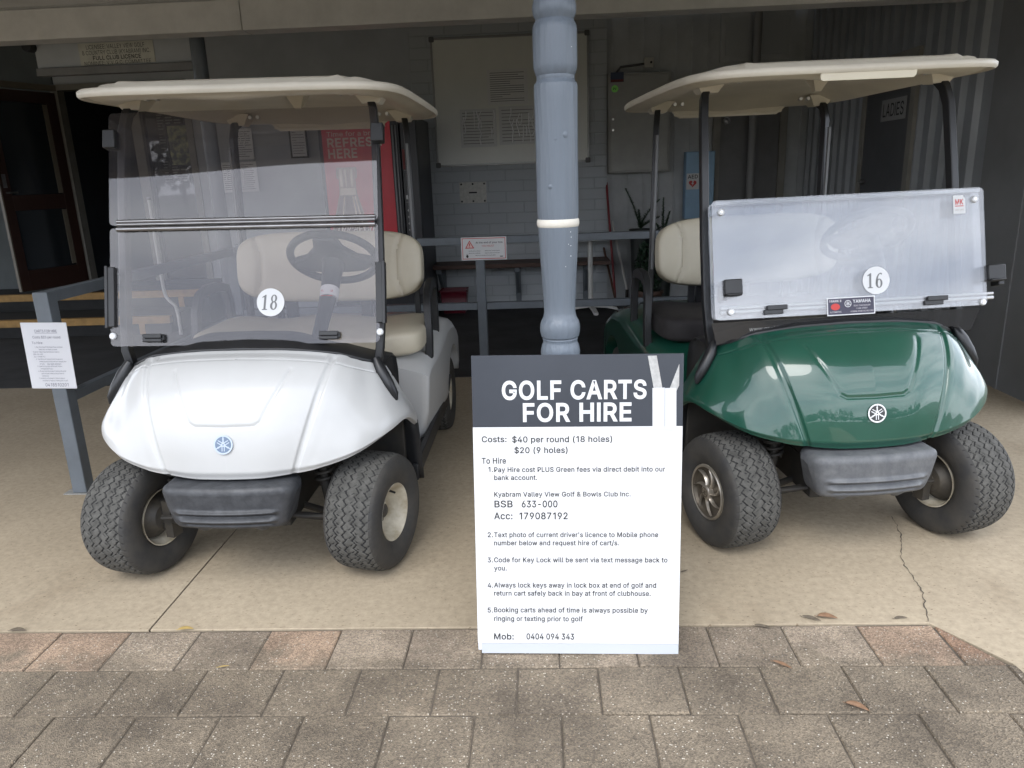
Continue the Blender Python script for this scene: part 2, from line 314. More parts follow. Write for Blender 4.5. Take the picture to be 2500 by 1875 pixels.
# plain sans lettering drawn as outlines: character, advance, closed outlines (1/1000 units, cap height 509)
GLYPHS = """
 	188	
$	447	202,-74 202,583 244,583 244,-74;224,-9 172,-4 128,9 91,31 64,60 46,96 38,137 104,137 110,110 123,88 142,71 166,59 194,52 224,49 257,52 286,60 311,74 329,92 341,114 346,139 342,161 332,179 316,193 296,205 245,222 184,239 128,260 86,289 60,326 52,372 58,413 75,448 102,476 138,498 180,511 227,516 275,511 316,498 351,476 377,449 394,415 401,378 337,378 326,412 302,437 267,453 225,459 194,456 167,448 145,435 129,418 118,398 115,376 119,352 131,334 148,319 169,308 212,293 264,279 312,264 336,252 359,238 379,220 395,198 405,171 408,139 403,99 386,64 360,34 323,11 278,-4
&	448	197,-7 150,-2 110,12 78,34 54,62 39,96 34,133 37,163 47,189 63,213 85,235 140,279 216,335 237,352 255,375 260,389 262,405 258,427 245,445 226,457 201,461 184,459 168,453 155,444 145,431 139,416 137,399 139,380 145,363 169,327 204,284 438,0 364,0 171,231 121,293 102,319 87,344 78,370 75,398 79,430 91,458 109,481 134,499 165,510 200,513 235,510 266,499 290,482 308,459 320,433 324,404 322,382 315,362 305,342 291,325 256,293 154,217 128,195 110,174 100,154 97,131 100,108 109,87 124,70 143,57 166,49 193,46 223,50 251,59 278,75 301,95 321,121 336,151 346,186 349,224 408,224 405,180 397,144 385,115 371,92 345,62 333,47 305,23 271,7 234,-3
'	206	78,318 70,509 136,509 128,318
(	273	89,207 92,264 101,324 114,384 132,441 153,494 177,539 236,539 212,485 191,428 174,370 161,313 154,258 151,207 154,161 160,115 172,67 188,16 209,-38 236,-96 177,-96 139,-21 111,55 95,131
)	273	37,-96 64,-37 86,18 102,69 113,116 120,162 122,207 119,258 112,313 99,370 82,428 62,485 37,539 97,539 121,494 142,441 159,384 173,323 181,264 184,207 178,130 161,53 134,-22 97,-96
-	453	337,244 337,188 114,188 114,244
.	188	95,-4 78,-1 63,9 53,24 50,41 53,59 63,73 78,83 95,87 113,83 128,73 138,59 141,41 138,24 128,9 113,-1
/	249	235,533 71,-76 14,-76 178,533
0	453	227,-7 174,1 130,24 95,62 69,113 53,178 48,254 53,330 69,395 95,447 130,484 174,508 227,516 279,508 323,484 358,447 384,395 400,330 405,254 400,178 384,113 359,62 323,24 279,1;227,50 261,56 290,74 313,103 330,144 340,194 344,254 340,314 330,365 313,405 290,435 261,453 227,460 192,453 163,435 140,405 123,365 113,314 109,254 113,194 123,144 140,103 163,74 192,56
1	375	276,0 212,0 212,440 86,358 86,427 205,509 276,509
2	453	64,0 64,47 234,229 282,282 299,305 311,327 318,348 320,371 317,397 308,419 293,436 273,449 250,457 224,460 196,457 172,447 153,433 139,413 130,390 127,362 66,362 71,405 86,442 111,473 143,496 182,511 225,516 268,511 306,497 337,474 361,445 376,411 381,372 378,345 371,318 357,290 336,259 267,180 153,60 389,57 389,0
3	453	218,-7 173,-3 133,10 98,30 70,57 52,91 44,132 109,132 115,107 126,87 144,71 165,59 191,52 219,50 248,53 275,61 297,74 315,93 325,116 329,145 326,172 316,196 299,217 275,234 242,244 201,248 157,248 157,299 288,448 70,452 70,509 372,509 372,461 211,278 211,289 264,288 308,276 344,253 371,222 387,186 393,145 387,103 370,66 344,36 309,12 266,-2
4	453	40,105 40,158 247,509 311,509 109,166 413,163 413,105;282,0 282,121 282,146 282,318 343,318 343,0
5	453	221,-7 178,-2 140,11 108,32 83,60 66,93 60,130 122,130 127,108 138,89 154,73 173,60 196,52 221,50 250,53 276,64 298,82 314,104 324,131 328,162 324,193 314,221 297,244 275,262 248,273 218,277 192,275 167,268 145,258 128,246 67,253 96,509 366,509 366,452 151,452 134,301 155,315 178,325 203,331 229,334 263,330 294,321 321,306 345,285 364,260 379,231 388,199 391,163 385,117 369,76 343,41 309,15 268,-1
6	453	226,-7 182,-1 142,15 109,40 84,74 69,115 64,162 68,199 80,239 102,285 137,340 252,509 322,509 151,261 154,275 165,288 179,299 196,307 214,312 235,314 278,309 316,295 346,271 370,240 384,201 389,157 384,112 368,73 343,39 310,14 271,-2;226,48 254,52 279,63 299,79 314,101 324,128 327,157 324,187 314,213 299,235 279,251 254,262 226,265 198,262 174,252 153,235 138,214 128,188 125,158 128,128 138,102 153,79 174,63 198,52
7	453	97,0 323,452 62,452 62,509 391,509 391,449 165,0
8	453	226,-7 178,-2 136,11 101,33 74,62 57,96 52,135 55,166 65,195 81,220 101,241 125,256 153,265 119,282 93,308 76,342 70,380 75,417 90,450 114,477 146,498 184,511 226,516 269,511 306,498 337,477 361,450 377,417 382,380 376,342 359,308 333,282 300,267 327,256 351,241 372,220 387,195 397,166 401,135 395,96 378,62 352,33 317,11 275,-2;226,49 258,52 285,60 307,74 323,91 333,113 337,139 333,165 322,189 305,208 283,223 256,232 226,235 196,232 169,223 147,208 130,189 119,165 115,139 119,113 129,91 145,74 167,60 195,52;226,290 252,292 274,300 293,313 307,330 316,351 319,376 316,399 308,420 294,437 275,449 252,457 226,460 200,457 177,449 159,437 145,420 136,399 133,376 136,351 145,330 159,313 178,300 201,292
9	453	226,516 271,510 310,494 343,468 368,434 384,393 389,347 385,309 373,270 350,224 315,168 200,0 130,0 301,248 299,234 287,221 273,210 257,202 238,196 218,195 175,199 137,214 106,237 83,269 68,307 64,352 69,397 85,436 110,469 143,494 182,510;226,460 199,457 174,446 154,429 138,407 129,381 125,352 129,322 138,295 154,274 174,257 199,247 226,243 254,247 279,257 299,273 314,295 324,321 327,350 324,381 314,407 299,429 279,446 254,457
:	188	95,-4 78,-1 63,9 53,24 50,41 53,59 63,73 78,83 95,87 113,83 128,73 138,59 141,41 138,24 128,9 113,-1;95,271 78,274 63,284 53,299 50,316 53,334 63,349 78,359 95,362 113,359 128,349 138,334 141,316 138,299 128,284 113,274
A	480	16,0 201,509 276,509 463,0 395,0 287,302 264,372 232,478 245,478 213,371 191,302 85,0;110,142 110,199 370,199 370,142
B	456	60,0 60,509 241,509 289,504 329,491 359,469 381,442 394,410 398,374 395,344 387,320 373,301 356,286 336,275 315,267 339,257 363,245 385,227 402,203 414,173 418,136 413,100 400,67 377,39 344,18 301,4 247,0;125,57 245,57 296,63 330,80 349,105 355,137 352,161 342,184 327,203 306,218 279,228 248,231 125,231;125,285 238,285 265,288 288,296 308,309 323,326 333,348 336,372 330,403 313,429 283,446 240,452 125,452
C	510	267,-7 205,1 150,25 104,63 70,115 48,179 40,254 48,329 70,393 104,445 150,484 205,508 267,516 305,513 340,504 373,490 402,471 427,447 448,418 463,385 473,348 408,348 401,373 389,395 375,413 357,428 337,440 315,449 292,454 267,456 223,450 184,432 150,403 125,364 109,314 103,254 109,194 125,145 151,105 184,76 223,59 267,53 292,55 315,60 337,69 357,81 375,96 389,114 401,136 408,160 473,160 463,124 448,91 428,62 402,38 373,19 341,5 305,-4
D	502	219,0 96,0 96,57 215,57 272,63 318,81 354,110 379,149 394,198 399,255 394,312 379,361 354,399 320,428 275,446 221,452 93,452 93,509 225,509 294,501 353,478 399,441 433,391 455,329 462,255 455,181 433,119 398,68 351,31 291,8;125,509 125,0 60,0 60,509
E	419	60,0 60,509 372,509 372,452 125,452 125,286 355,286 355,229 125,229 125,57 375,57 375,0
F	410	60,0 60,509 369,509 369,452 125,452 125,278 346,278 346,221 125,221 125,0
G	520	269,-7 205,1 149,25 104,64 69,116 47,179 40,254 47,329 69,393 103,445 149,484 203,508 265,516 304,513 340,504 374,489 403,469 429,445 449,416 465,384 474,349 408,349 399,372 387,393 373,411 356,427 337,439 315,448 291,454 265,456 222,450 183,432 150,404 125,364 109,314 103,254 109,194 125,145 151,105 184,76 224,59 269,53 309,57 345,71 374,93 396,123 410,160 415,202 434,199 283,199 283,256 478,256 478,200 471,141 451,91 419,50 377,19 326,0
H	517	60,0 60,509 125,509 125,289 392,289 392,509 457,509 457,0 392,0 392,232 125,232 125,0
I	145	40,0 40,509 105,509 105,0
J	396	185,-7 124,3 75,33 44,81 33,145 33,173 98,173 98,145 104,104 122,74 149,56 185,50 220,56 248,74 266,104 272,145 272,509 336,509 336,145 326,81 294,33 246,3
K	467	104,145 104,216 139,261 174,303 212,344 364,509 448,509 231,276;60,0 60,509 125,509 125,334 124,225 125,193 125,0;372,0 188,259 228,309 449,0
L	393	60,0 60,509 125,509 125,57 361,57 361,0
M	628	60,0 60,509 152,509 277,187 287,159 299,123 311,84 322,49 307,49 318,83 330,121 342,158 352,187 476,509 568,509 568,0 504,0 504,291 504,327 505,369 506,413 507,457 498,409 482,363 467,322 456,291 342,0 286,0 170,291 159,321 145,361 129,408 112,457 119,457 120,416 121,372 122,328 122,291 122,0
N	523	60,0 60,509 136,509 343,183 363,151 388,107 414,55 405,54 401,108 399,157 399,195 399,509 463,509 463,0 387,0 202,290 177,331 148,381 108,452 119,454 122,384 124,328 125,291 125,0
O	533	267,-7 205,1 150,25 105,63 70,115 48,179 40,254 48,329 70,393 105,445 150,484 205,508 267,516 329,508 384,484 429,445 464,393 486,329 493,254 486,179 464,115 429,63 384,25 329,1;267,53 310,59 349,76 383,105 408,144 425,194 430,254 425,314 408,365 383,404 349,433 310,450 267,456 223,450 184,433 151,404 125,364 109,314 103,254 109,194 125,144 151,105 184,76 223,59
P	445	60,0 60,509 235,509 289,503 332,487 366,462 390,430 404,391 409,348 404,304 390,265 366,233 332,207 289,191 235,186 109,186 109,242 233,242 269,246 297,256 318,272 333,294 342,319 344,348 342,376 333,402 318,423 297,439 268,449 232,452 125,452 125,0
Q	533	245,159 313,159 369,85 384,65 468,-48 401,-48 346,27 331,46;267,-7 205,1 150,25 105,63 70,115 48,179 40,254 48,329 70,393 105,445 150,484 205,508 267,516 329,508 384,484 429,445 464,393 486,329 493,254 486,179 464,115 429,63 384,25 329,1;267,53 310,59 349,76 383,105 408,144 425,194 430,254 425,314 408,365 383,404 349,433 310,450 267,456 223,450 184,433 151,404 125,364 109,314 103,254 109,194 125,144 151,105 184,76 223,59
R	449	60,0 60,509 236,509 290,504 333,489 367,465 390,433 405,395 409,352 405,309 390,271 367,240 333,217 289,203 236,198 125,198 125,0;125,255 234,255 269,258 298,267 319,281 334,300 342,324 345,352 342,380 334,405 319,425 298,440 269,449 233,452 125,452;353,0 240,208 313,208 428,0
S	447	224,-9 172,-4 128,9 91,31 64,60 46,96 38,137 104,137 110,110 123,88 142,71 166,59 194,52 224,49 257,52 286,60 311,74 329,92 341,114 346,139 342,161 332,179 316,193 296,205 245,222 184,239 128,260 86,289 60,326 52,372 58,413 75,448 102,476 138,498 180,511 227,516 275,511 316,498 351,476 377,449 394,415 401,378 337,378 326,412 302,437 267,453 225,459 194,456 167,448 145,435 129,418 118,398 115,376 119,352 131,334 148,319 169,308 212,293 264,279 312,264 336,252 359,238 379,220 395,198 405,171 408,139 403,99 386,64 360,34 323,11 278,-4
T	449	32,452 32,509 417,509 417,452 257,452 257,0 193,0 193,452
U	517	259,-8 203,-2 154,15 114,43 85,80 66,124 60,173 60,509 124,509 124,178 128,144 141,113 160,87 187,68 220,56 259,52 298,56 331,68 357,87 377,113 389,144 393,178 393,509 457,509 457,173 451,124 433,80 403,43 363,15 315,-2
V	480	204,0 16,509 84,509 192,206 215,137 248,31 235,31 267,138 290,206 395,509 463,509 278,0
W	686	155,0 16,509 82,509 163,196 175,145 187,94 197,40 189,40 200,94 211,145 224,196 306,509 380,509 462,196 474,145 486,94 497,40 488,40 499,94 510,145 523,196 603,509 670,509 530,0 455,0 368,323 351,391 336,475 350,475 335,395 318,323 230,0
X	474	18,0 217,284 217,236 29,509 104,509 178,400 204,361 223,329 243,292 232,292 252,329 272,361 298,400 374,509 446,509 259,239 259,287 456,0 382,0 292,129 268,165 250,195 230,231 244,231 225,196 206,166 182,129 91,0
Y	472	203,0 203,208 16,509 91,509 192,344 222,292 250,230 224,230 251,293 280,344 381,509 455,509 268,208 268,0
Z	438	42,0 42,46 273,385 306,431 341,476 348,454 285,452 223,452 40,452 40,509 397,509 397,462 169,129 134,81 97,33 90,54 152,57 214,57 399,57 399,0
a	389	160,-9 126,-5 94,5 68,22 48,45 35,73 30,108 34,138 43,161 58,179 78,193 100,203 125,211 178,220 234,227 252,230 265,235 273,243 276,255 273,279 267,297 256,311 240,322 220,329 196,331 171,329 149,322 132,313 118,301 107,288 100,274 41,291 57,322 79,346 104,364 133,375 163,382 194,384 239,379 263,372 286,360 306,343 322,320 333,290 337,251 337,0 277,0 277,52 252,25 236,12 215,1 190,-6;170,45 202,49 228,59 248,74 263,93 272,115 276,138 276,190 259,182 231,176 200,171 175,168 134,159 117,150 103,139 95,124 92,105 94,87 102,72 114,61 130,52 149,47
b	424	229,-8 198,-5 172,4 153,17 138,31 118,59 112,0 53,0 53,509 114,509 114,319 137,346 152,360 171,373 197,381 229,384 274,378 313,361 345,332 370,293 385,245 390,189 385,133 370,84 346,45 313,16 274,-2;220,47 253,51 279,66 301,88 316,117 325,151 328,189 325,227 316,261 301,290 280,311 253,325 220,330 188,325 161,312 140,291 125,263 116,229 113,189 116,150 125,115 140,86 162,65 188,51
c	396	207,-8 159,-2 117,16 82,46 56,85 40,133 34,187 40,243 56,291 82,330 117,360 159,378 207,384 234,383 260,377 284,368 305,356 324,341 340,322 353,301 362,277 303,262 290,289 270,311 242,325 207,330 173,325 145,310 124,287 108,258 99,224 96,187 99,151 108,117 124,89 145,66 173,51 207,46 243,52 271,66 292,89 304,117 363,102 354,78 341,56 325,37 306,21 285,9 261,-1 235,-6
d	424	195,-8 151,-2 111,16 79,45 55,84 39,133 34,189 39,245 55,293 79,332 112,361 151,378 196,384 228,381 253,373 272,360 287,346 306,319 311,509 372,509 372,0 313,0 313,59 287,31 272,17 252,4 227,-5;205,47 236,51 263,65 284,86 299,115 309,150 312,189 309,229 300,263 284,291 263,312 237,325 205,330 172,325 145,311 124,290 108,261 99,227 96,189 99,151 109,117 124,88 145,66 172,51
e	404	212,-8 161,-2 117,16 82,46 56,85 40,132 34,187 39,242 55,290 81,329 115,359 157,378 205,384 236,382 266,374 294,361 319,341 341,315 357,282 368,242 371,194 371,169 75,169 75,221 338,221 310,202 307,237 298,269 283,294 263,314 237,326 205,330 173,326 146,313 125,294 109,270 99,241 96,211 96,178 100,139 110,106 128,80 151,61 179,50 212,46 234,48 254,53 271,61 285,73 297,88 306,105 365,91 353,63 335,39 311,19 283,4 249,-5
f	254	228,379 228,327 6,327 6,379;81,0 81,432 84,461 96,486 113,505 135,519 161,527 187,530 222,527 243,521 227,468 215,472 195,474 171,470 154,460 145,443 142,419 142,0
g	425	207,-151 168,-148 134,-140 105,-127 82,-110 64,-91 51,-69 101,-41 122,-66 136,-78 154,-88 178,-95 207,-97 249,-92 282,-75 304,-47 311,-6 311,68 287,41 272,28 252,16 227,8 195,5 152,10 113,27 80,53 55,90 39,136 34,191 39,246 55,293 80,332 112,361 152,378 196,384 228,382 253,373 273,360 288,346 308,319 313,379 372,379 372,-9 367,-54 350,-90 324,-117 291,-136 251,-147;205,59 237,63 264,75 285,95 300,121 309,154 312,193 309,231 300,264 285,291 264,312 237,325 205,330 172,325 145,312 124,290 109,262 99,229 96,193 99,155 109,123 124,96 145,76 172,63
h	410	114,227 114,0 53,0 53,509 114,509 114,287 102,287 124,332 152,362 187,379 227,384 264,380 295,369 321,349 341,321 353,285 357,240 357,0 296,0 296,235 290,275 273,304 246,323 210,329 184,326 161,317 141,303 126,283 117,257
i	167	53,0 53,379 114,379 114,0;84,443 67,446 54,455 44,468 41,483 44,499 54,512 67,521 84,524 100,521 114,512 123,499 126,483 123,468 114,455 100,446
j	167	53,379 114,379 114,-30 111,-63 102,-90 86,-113 65,-129 37,-139 4,-143 -10,-143 -10,-87 2,-87 25,-83 40,-72 50,-54 53,-29;83,443 67,446 53,455 44,468 41,483 44,499 53,512 67,521 83,524 100,521 114,512 123,499 126,483 123,468 114,455 100,446
k	381	110,137 110,212 121,212 284,379 360,379 184,199 177,199;53,0 53,509 114,509 114,0;294,0 148,186 191,229 372,0
l	189	139,-2 101,3 74,20 58,47 53,84 53,509 114,509 114,99 115,77 120,62 130,54 146,52 160,53 170,54 181,3 162,-1
m	610	53,0 53,379 112,379 112,295 118,323 132,346 151,363 172,376 195,384 219,386 257,380 287,361 309,331 321,295 312,295 322,321 337,343 357,361 381,375 407,383 437,386 468,383 497,372 522,354 541,328 553,296 557,255 557,0 496,0 496,254 490,289 473,313 447,326 419,330 395,328 374,320 358,307 345,290 338,270 335,247 335,0 274,0 274,260 269,288 253,311 229,326 199,330 178,328 158,320 140,307 126,289 117,266 114,238 114,0
n	410	114,227 114,0 53,0 53,379 112,379 112,287 102,287 124,332 152,362 187,379 227,384 264,380 295,369 321,349 341,321 353,285 357,240 357,0 296,0 296,235 290,275 273,304 246,323 210,329 184,326 161,317 141,303 126,283 117,257
o	415	207,-8 159,-2 117,16 82,46 56,85 40,133 34,187 40,243 56,291 82,330 117,360 159,378 207,384 256,378 299,360 333,330 359,291 376,243 381,187 376,133 359,85 333,46 299,16 256,-2;207,46 242,51 270,66 292,89 307,117 316,151 319,187 316,224 307,258 292,287 270,310 242,325 207,330 173,325 145,310 124,287 108,258 99,224 96,187 99,151 108,117 124,89 145,66 173,51
p	424	53,-143 53,379 112,379 112,319 137,346 152,360 171,373 197,381 229,384 274,378 313,361 345,332 370,293 385,245 390,189 385,133 370,84 346,45 313,16 274,-2 229,-8 198,-5 173,4 153,17 138,31 118,59 114,-143;220,47 253,51 279,66 301,88 316,117 325,151 328,189 325,227 316,261 301,290 280,311 253,325 220,330 188,325 161,312 140,291 125,263 116,229 113,189 116,150 125,115 140,86 162,65 188,51
q	424	372,-143 311,-143 311,59 287,31 272,17 252,4 227,-5 195,-8 151,-2 111,16 79,45 55,84 39,133 34,189 39,245 55,293 79,332 112,361 151,378 196,384 228,381 253,373 272,360 287,346 307,319 313,379 372,379;205,47 236,51 263,65 284,86 299,115 309,150 312,189 309,229 300,263 284,291 263,312 237,325 205,330 172,325 145,311 124,290 108,261 99,227 96,189 99,151 109,117 124,88 145,66 172,51
r	259	53,0 53,379 112,379 112,321 130,347 152,367 181,380 213,385 229,384 243,384 243,322 230,324 207,326 182,323 159,315 140,301 126,284 117,262 114,237 114,0
s	365	182,-8 145,-5 112,3 84,18 62,38 45,63 36,94 94,107 105,79 124,60 150,49 181,45 217,50 244,62 262,81 268,103 265,121 254,136 237,147 212,155 149,170 104,186 72,208 53,237 47,274 51,305 65,332 87,354 115,370 149,381 187,384 223,381 254,372 279,358 299,339 314,316 324,290 268,277 258,298 243,316 219,328 187,333 156,329 131,317 114,299 109,277 112,258 124,243 144,232 172,223 229,209 275,194 306,171 325,142 331,107 326,75 312,47 290,24 260,6 223,-5
t	227	204,379 204,327 6,327 6,379;65,471 126,471 126,98 128,76 136,61 150,53 170,50 185,51 202,54 213,2 192,-3 168,-4 125,2 92,21 72,52 65,93
u	410	182,-5 146,-1 115,11 89,31 69,59 57,95 53,139 53,379 114,379 114,144 119,105 137,75 164,56 200,50 226,53 249,62 268,77 283,97 293,122 296,153 296,379 357,379 357,0 298,0 298,92 307,92 286,47 257,17 222,0
v	389	163,0 17,379 84,379 165,155 187,87 206,21 184,21 203,87 224,155 305,379 371,379 226,0
w	567	138,0 23,379 87,379 133,214 154,137 175,41 165,41 186,135 206,214 252,379 316,379 362,214 382,136 402,41 391,41 413,135 434,214 480,379 545,379 429,0 368,0 319,172 305,225 291,280 277,338 291,338 277,280 263,225 248,172 199,0
x	379	21,0 155,194 29,379 102,379 190,245 280,379 352,379 226,192 358,0 284,0 190,139 93,0
y	389	47,-139 61,-86 71,-87 88,-90 104,-89 118,-84 130,-74 141,-58 151,-36 163,-1 17,379 84,379 165,155 187,87 206,21 184,21 202,87 224,155 305,379 371,379 204,-58 191,-85 177,-107 159,-124 139,-136 117,-143 91,-145 65,-143
z	380	42,0 42,46 254,320 48,323 48,379 333,379 333,331 126,60 339,56 339,0
"""
GL = {}
for _l in GLYPHS.strip("\n").split("\n"):
    _c, _a, _s = _l.split("\t")
    GL[_c] = (int(_a) / 509, [[tuple(int(q) / 509 for q in p.split(",")) for p in s.split(" ")] for s in _s.split(";") if s])
_TX = {}
def _area(lp): return sum(lp[i - 1][0] * lp[i][1] - lp[i][0] * lp[i - 1][1] for i in range(len(lp))) / 2
def _grow(lp, d, sgn):
    n = len(lp); out = []
    for i in range(n):
        a, b, c = Vector(lp[i - 1]), Vector(lp[i]), Vector(lp[(i + 1) % n])
        t0, t1 = (b - a).normalized(), (c - b).normalized()
        n0, n1 = Vector((t0.y, -t0.x)), Vector((t1.y, -t1.x))
        m = (n0 + n1)
        m = m.normalized() if m.length > 1e-6 else n0
        k = min(2.0, 1 / max(.35, m.dot(n0)))
        p = b + m * d * k * sgn
        out.append((p.x, p.y))
    return out
def text_geo(body, bold=0.0):
    """flat filled lettering as a mesh; cap height 1"""
    key = (body, bold)
    if key in _TX: return _TX[key]
    v, f = [], []
    x = 0.0
    for ch in body:
        adv, loops = GL.get(ch, GL["o"])
        adv += bold * 1.6
        if loops:
            L = [[p for i, p in enumerate(lp) if (Vector(p) - Vector(lp[i - 1])).length > 1e-4] for lp in loops]
            big = max(L, key=lambda q: abs(_area(q)))
            sg = 1 if _area(big) > 0 else -1
            if bold: L = [_grow(q, bold, sg) for q in L]
            outer = [q for q in L if _area(q) * sg > 0]; holes = [q for q in L if _area(q) * sg < 0]
            inside = lambda p, q: sum(((q[i - 1][1] > p[1]) != (q[i][1] > p[1])) and (p[0] < (q[i][0] - q[i - 1][0]) * (p[1] - q[i - 1][1]) / (q[i][1] - q[i - 1][1]) + q[i - 1][0]) for i in range(len(q))) % 2
            for ko, ou in enumerate(outer):
                hs = [h for h in holes if inside(h[0], ou)]
                loops3 = [[Vector((px, py, 0)) for px, py in q] for q in [ou] + hs]
                flat = [p for q in loops3 for p in q]
                o = len(v)
                v += [(p.x + x, p.y, .00015 * ko) for p in flat]
                f += [tuple(i + o for i in t) for t in tessellate_polygon(loops3)]
        x += adv
    xs = [p[0] for p in v] or [0]; ys = [p[1] for p in v] or [0]
    _TX[key] = (v, f, max(xs) - min(xs), max(ys), min(xs))
    return _TX[key]

def tag(o, label=None, cat=None, group=None, kind=None):
    if label: o["label"] = label
    if cat: o["category"] = cat
    if group: o["group"] = group
    if kind: o["kind"] = kind
    return o
def thing(name, label, cat, loc=(0, 0, 0), rz=0.0, group=None):
    o = bpy.data.objects.new(name, None)
    o.empty_display_size = 0.1
    COL.objects.link(o)
    o.location = loc; o.rotation_euler = (0, 0, rz)
    return tag(o, label, cat, group)
def struct(o):
    o["kind"] = "structure"; return o

def rot_frame(o, x, z):
    """4x4 from origin, local x axis and local z (normal) axis"""
    x = Vector(x).normalized(); z = Vector(z).normalized(); y = z.cross(x).normalized(); x = y.cross(z)
    m = Matrix((x, y, z)).transposed().to_4x4(); m.translation = o
    return m
def FRONT(x, y, z):
    """frame of an upright flat thing facing the camera: local x right, y up, z towards -Y"""
    return rot_frame((x, y, z), (1, 0, 0), (0, -1, 0))
def rrect(x0, y0, x1, y1, r, n=5):
    p = []
    for cx, cy, a0 in ((x1 - r, y1 - r, 0), (x0 + r, y1 - r, 90), (x0 + r, y0 + r, 180), (x1 - r, y0 + r, 270)):
        for k in range(n + 1):
            a = rad(a0 + 90 * k / n); p.append((cx + r * math.cos(a), cy + r * math.sin(a)))
    return p
def circ(cx, cy, r, n=40, ry=None):
    return [(cx + r * math.cos(2 * math.pi * k / n), cy + (ry or r) * math.sin(2 * math.pi * k / n)) for k in range(n)]
def ring(mb, cx, cy, r0, r1, z, n=40, mi=0, M=None, ry0=None, ry1=None, c2=None):
    a = circ(cx, cy, r0, n, ry0); b = circ(*(c2 or (cx, cy)), r1, n, ry1)
    v = [(x, y, z) for x, y in a] + [(x, y, z) for x, y in b]
    mb.add(v, [(k, (k + 1) % n, n + (k + 1) % n, n + k) for k in range(n)], mi, False, M)
def smoothstep(a, b, x):
    t = np.clip((x - a) / (b - a), 0, 1); return t * t * (3 - 2 * t)
def crom(P, n):
    """Catmull-Rom through control points along axis 0 (uniform), n samples"""
    P = np.asarray(P, float); m = len(P)
    E = np.concatenate([[2 * P[0] - P[1]], P, [2 * P[-1] - P[-2]]])
    out = []
    for t in np.linspace(0, m - 1, n):
        i = min(int(t), m - 2); u = t - i
        a, b, c, d = E[i], E[i + 1], E[i + 2], E[i + 3]
        out.append(0.5 * (2 * b + (c - a) * u + (2 * a - 5 * b + 4 * c - d) * u * u + (3 * b - a - 3 * c + d) * u ** 3))
    return np.array(out)
def superq(c, a, e1, e2, nu=48, nv=24):
    """superellipsoid grid rows"""
    P = []
    for i in range(nv + 1):
        ph = -math.pi / 2 + math.pi * i / nv
        row = []
        for j in range(nu):
            th = 2 * math.pi * j / nu
            sg = lambda w, e: math.copysign(abs(w) ** e, w)
            cp = sg(math.cos(ph), e1)
            row.append((c[0] + a[0] * cp * sg(math.cos(th), e2), c[1] + a[1] * cp * sg(math.sin(th), e2), c[2] + a[2] * sg(math.sin(ph), e1)))
        P.append(row)
    return P
# ------------------------------------------------------------------ shared materials
M_black = mat("black_plastic", (0.018, 0.019, 0.021), 0.45, var=0.4, scale=9, bump=0.08, bscale=110)
M_blackm = mat("black_powder_coat", (0.014, 0.015, 0.017), 0.35, var=0.3, scale=12)
M_under = mat("chassis_black", (0.012, 0.012, 0.012), 0.7, var=0.5, scale=8, color2=(0.03, 0.026, 0.02))
M_cream = mat("cream_roof_plastic", (0.68, 0.635, 0.54), 0.42, var=0.12, scale=4, bump=0.05, bscale=200)
M_vinyl = mat("cream_vinyl", (0.52, 0.475, 0.37), 0.42, var=0.1, scale=5, bump=0.12, bscale=420)
M_chrome = mat("brushed_metal_strip", (0.36, 0.355, 0.36), 0.34, metal=1.0, var=0.2, scale=14)
M_steel = mat("bolt_steel", (0.75, 0.74, 0.71), 0.3, metal=1.0)
M_white = mat("white_print", (0.62, 0.63, 0.64), 0.5)
M_ink = mat("black_print", (0.012, 0.012, 0.013), 0.6)
M_red = mat("red_print", (0.50, 0.035, 0.03), 0.5)
M_tread = mat("tyre_tread_rubber", (0.088, 0.086, 0.078), 0.85, var=0.45, scale=30, bump=0.3, bscale=160)
M_rubber = mat("tyre_rubber", (0.028, 0.028, 0.028), 0.75, var=0.4, scale=10, color2=(0.05, 0.046, 0.04), bump=0.15, bscale=120)
M_groove = mat("tyre_groove_rubber", (0.016, 0.016, 0.016), 0.9)
M_rim = mat("cream_steel_rim", (0.60, 0.56, 0.46), 0.4, var=0.25, scale=12, color2=(0.36, 0.31, 0.22))
M_hub = mat("champagne_hubcap", (0.47, 0.43, 0.37), 0.33, metal=0.75, var=0.25, scale=18)
M_hubd = mat("hubcap_recess", (0.10, 0.085, 0.065), 0.45, metal=0.5)
M_drum = mat("brake_drum", (0.035, 0.033, 0.03), 0.6, var=0.5, scale=16, color2=(0.07, 0.06, 0.045))
M_bump = mat("scuffed_bumper_plastic", (0.050, 0.053, 0.058), 0.5, var=0.55, scale=20, color2=(0.030, 0.032, 0.036), bump=0.35, bscale=70, detail=9, contrast=(0.4, 0.62), rvar=0.12)
M_bumpg = mat("faded_bumper_plastic", (0.125, 0.130, 0.135), 0.55, var=0.3, scale=22, color2=(0.085, 0.09, 0.098), bump=0.35, bscale=70, detail=9, contrast=(0.38, 0.66), rvar=0.12)
M_mesh = mat("black_seat_cover", (0.022, 0.019, 0.020), 0.75, var=0.4, scale=14, bump=0.5, bscale=60)
M_tan = mat("beige_trim", (0.36, 0.31, 0.25), 0.5, var=0.1)
M_glassW = glass_mat("tinted_acrylic", (0.84, 0.82, 0.82), 0.011, dirt_col=(0.60, 0.60, 0.72), f0=0.052)
M_glassG = glass_mat("scuffed_acrylic", (0.84, 0.85, 0.86), 0.085, dirt_col=(0.76, 0.78, 0.84), f0=0.09, rough=0.02, dscale=40.0)
M_glassL = glass_mat("smoked_acrylic", (0.34, 0.34, 0.35), 0.05, dirt_col=(0.45, 0.45, 0.47), f0=0.03, rough=0.05)
M_paintW = mat("white_body_paint", (0.485, 0.49, 0.485), 0.32, var=0.06, scale=3.0, coat=0.25, bump=0.02, bscale=500)
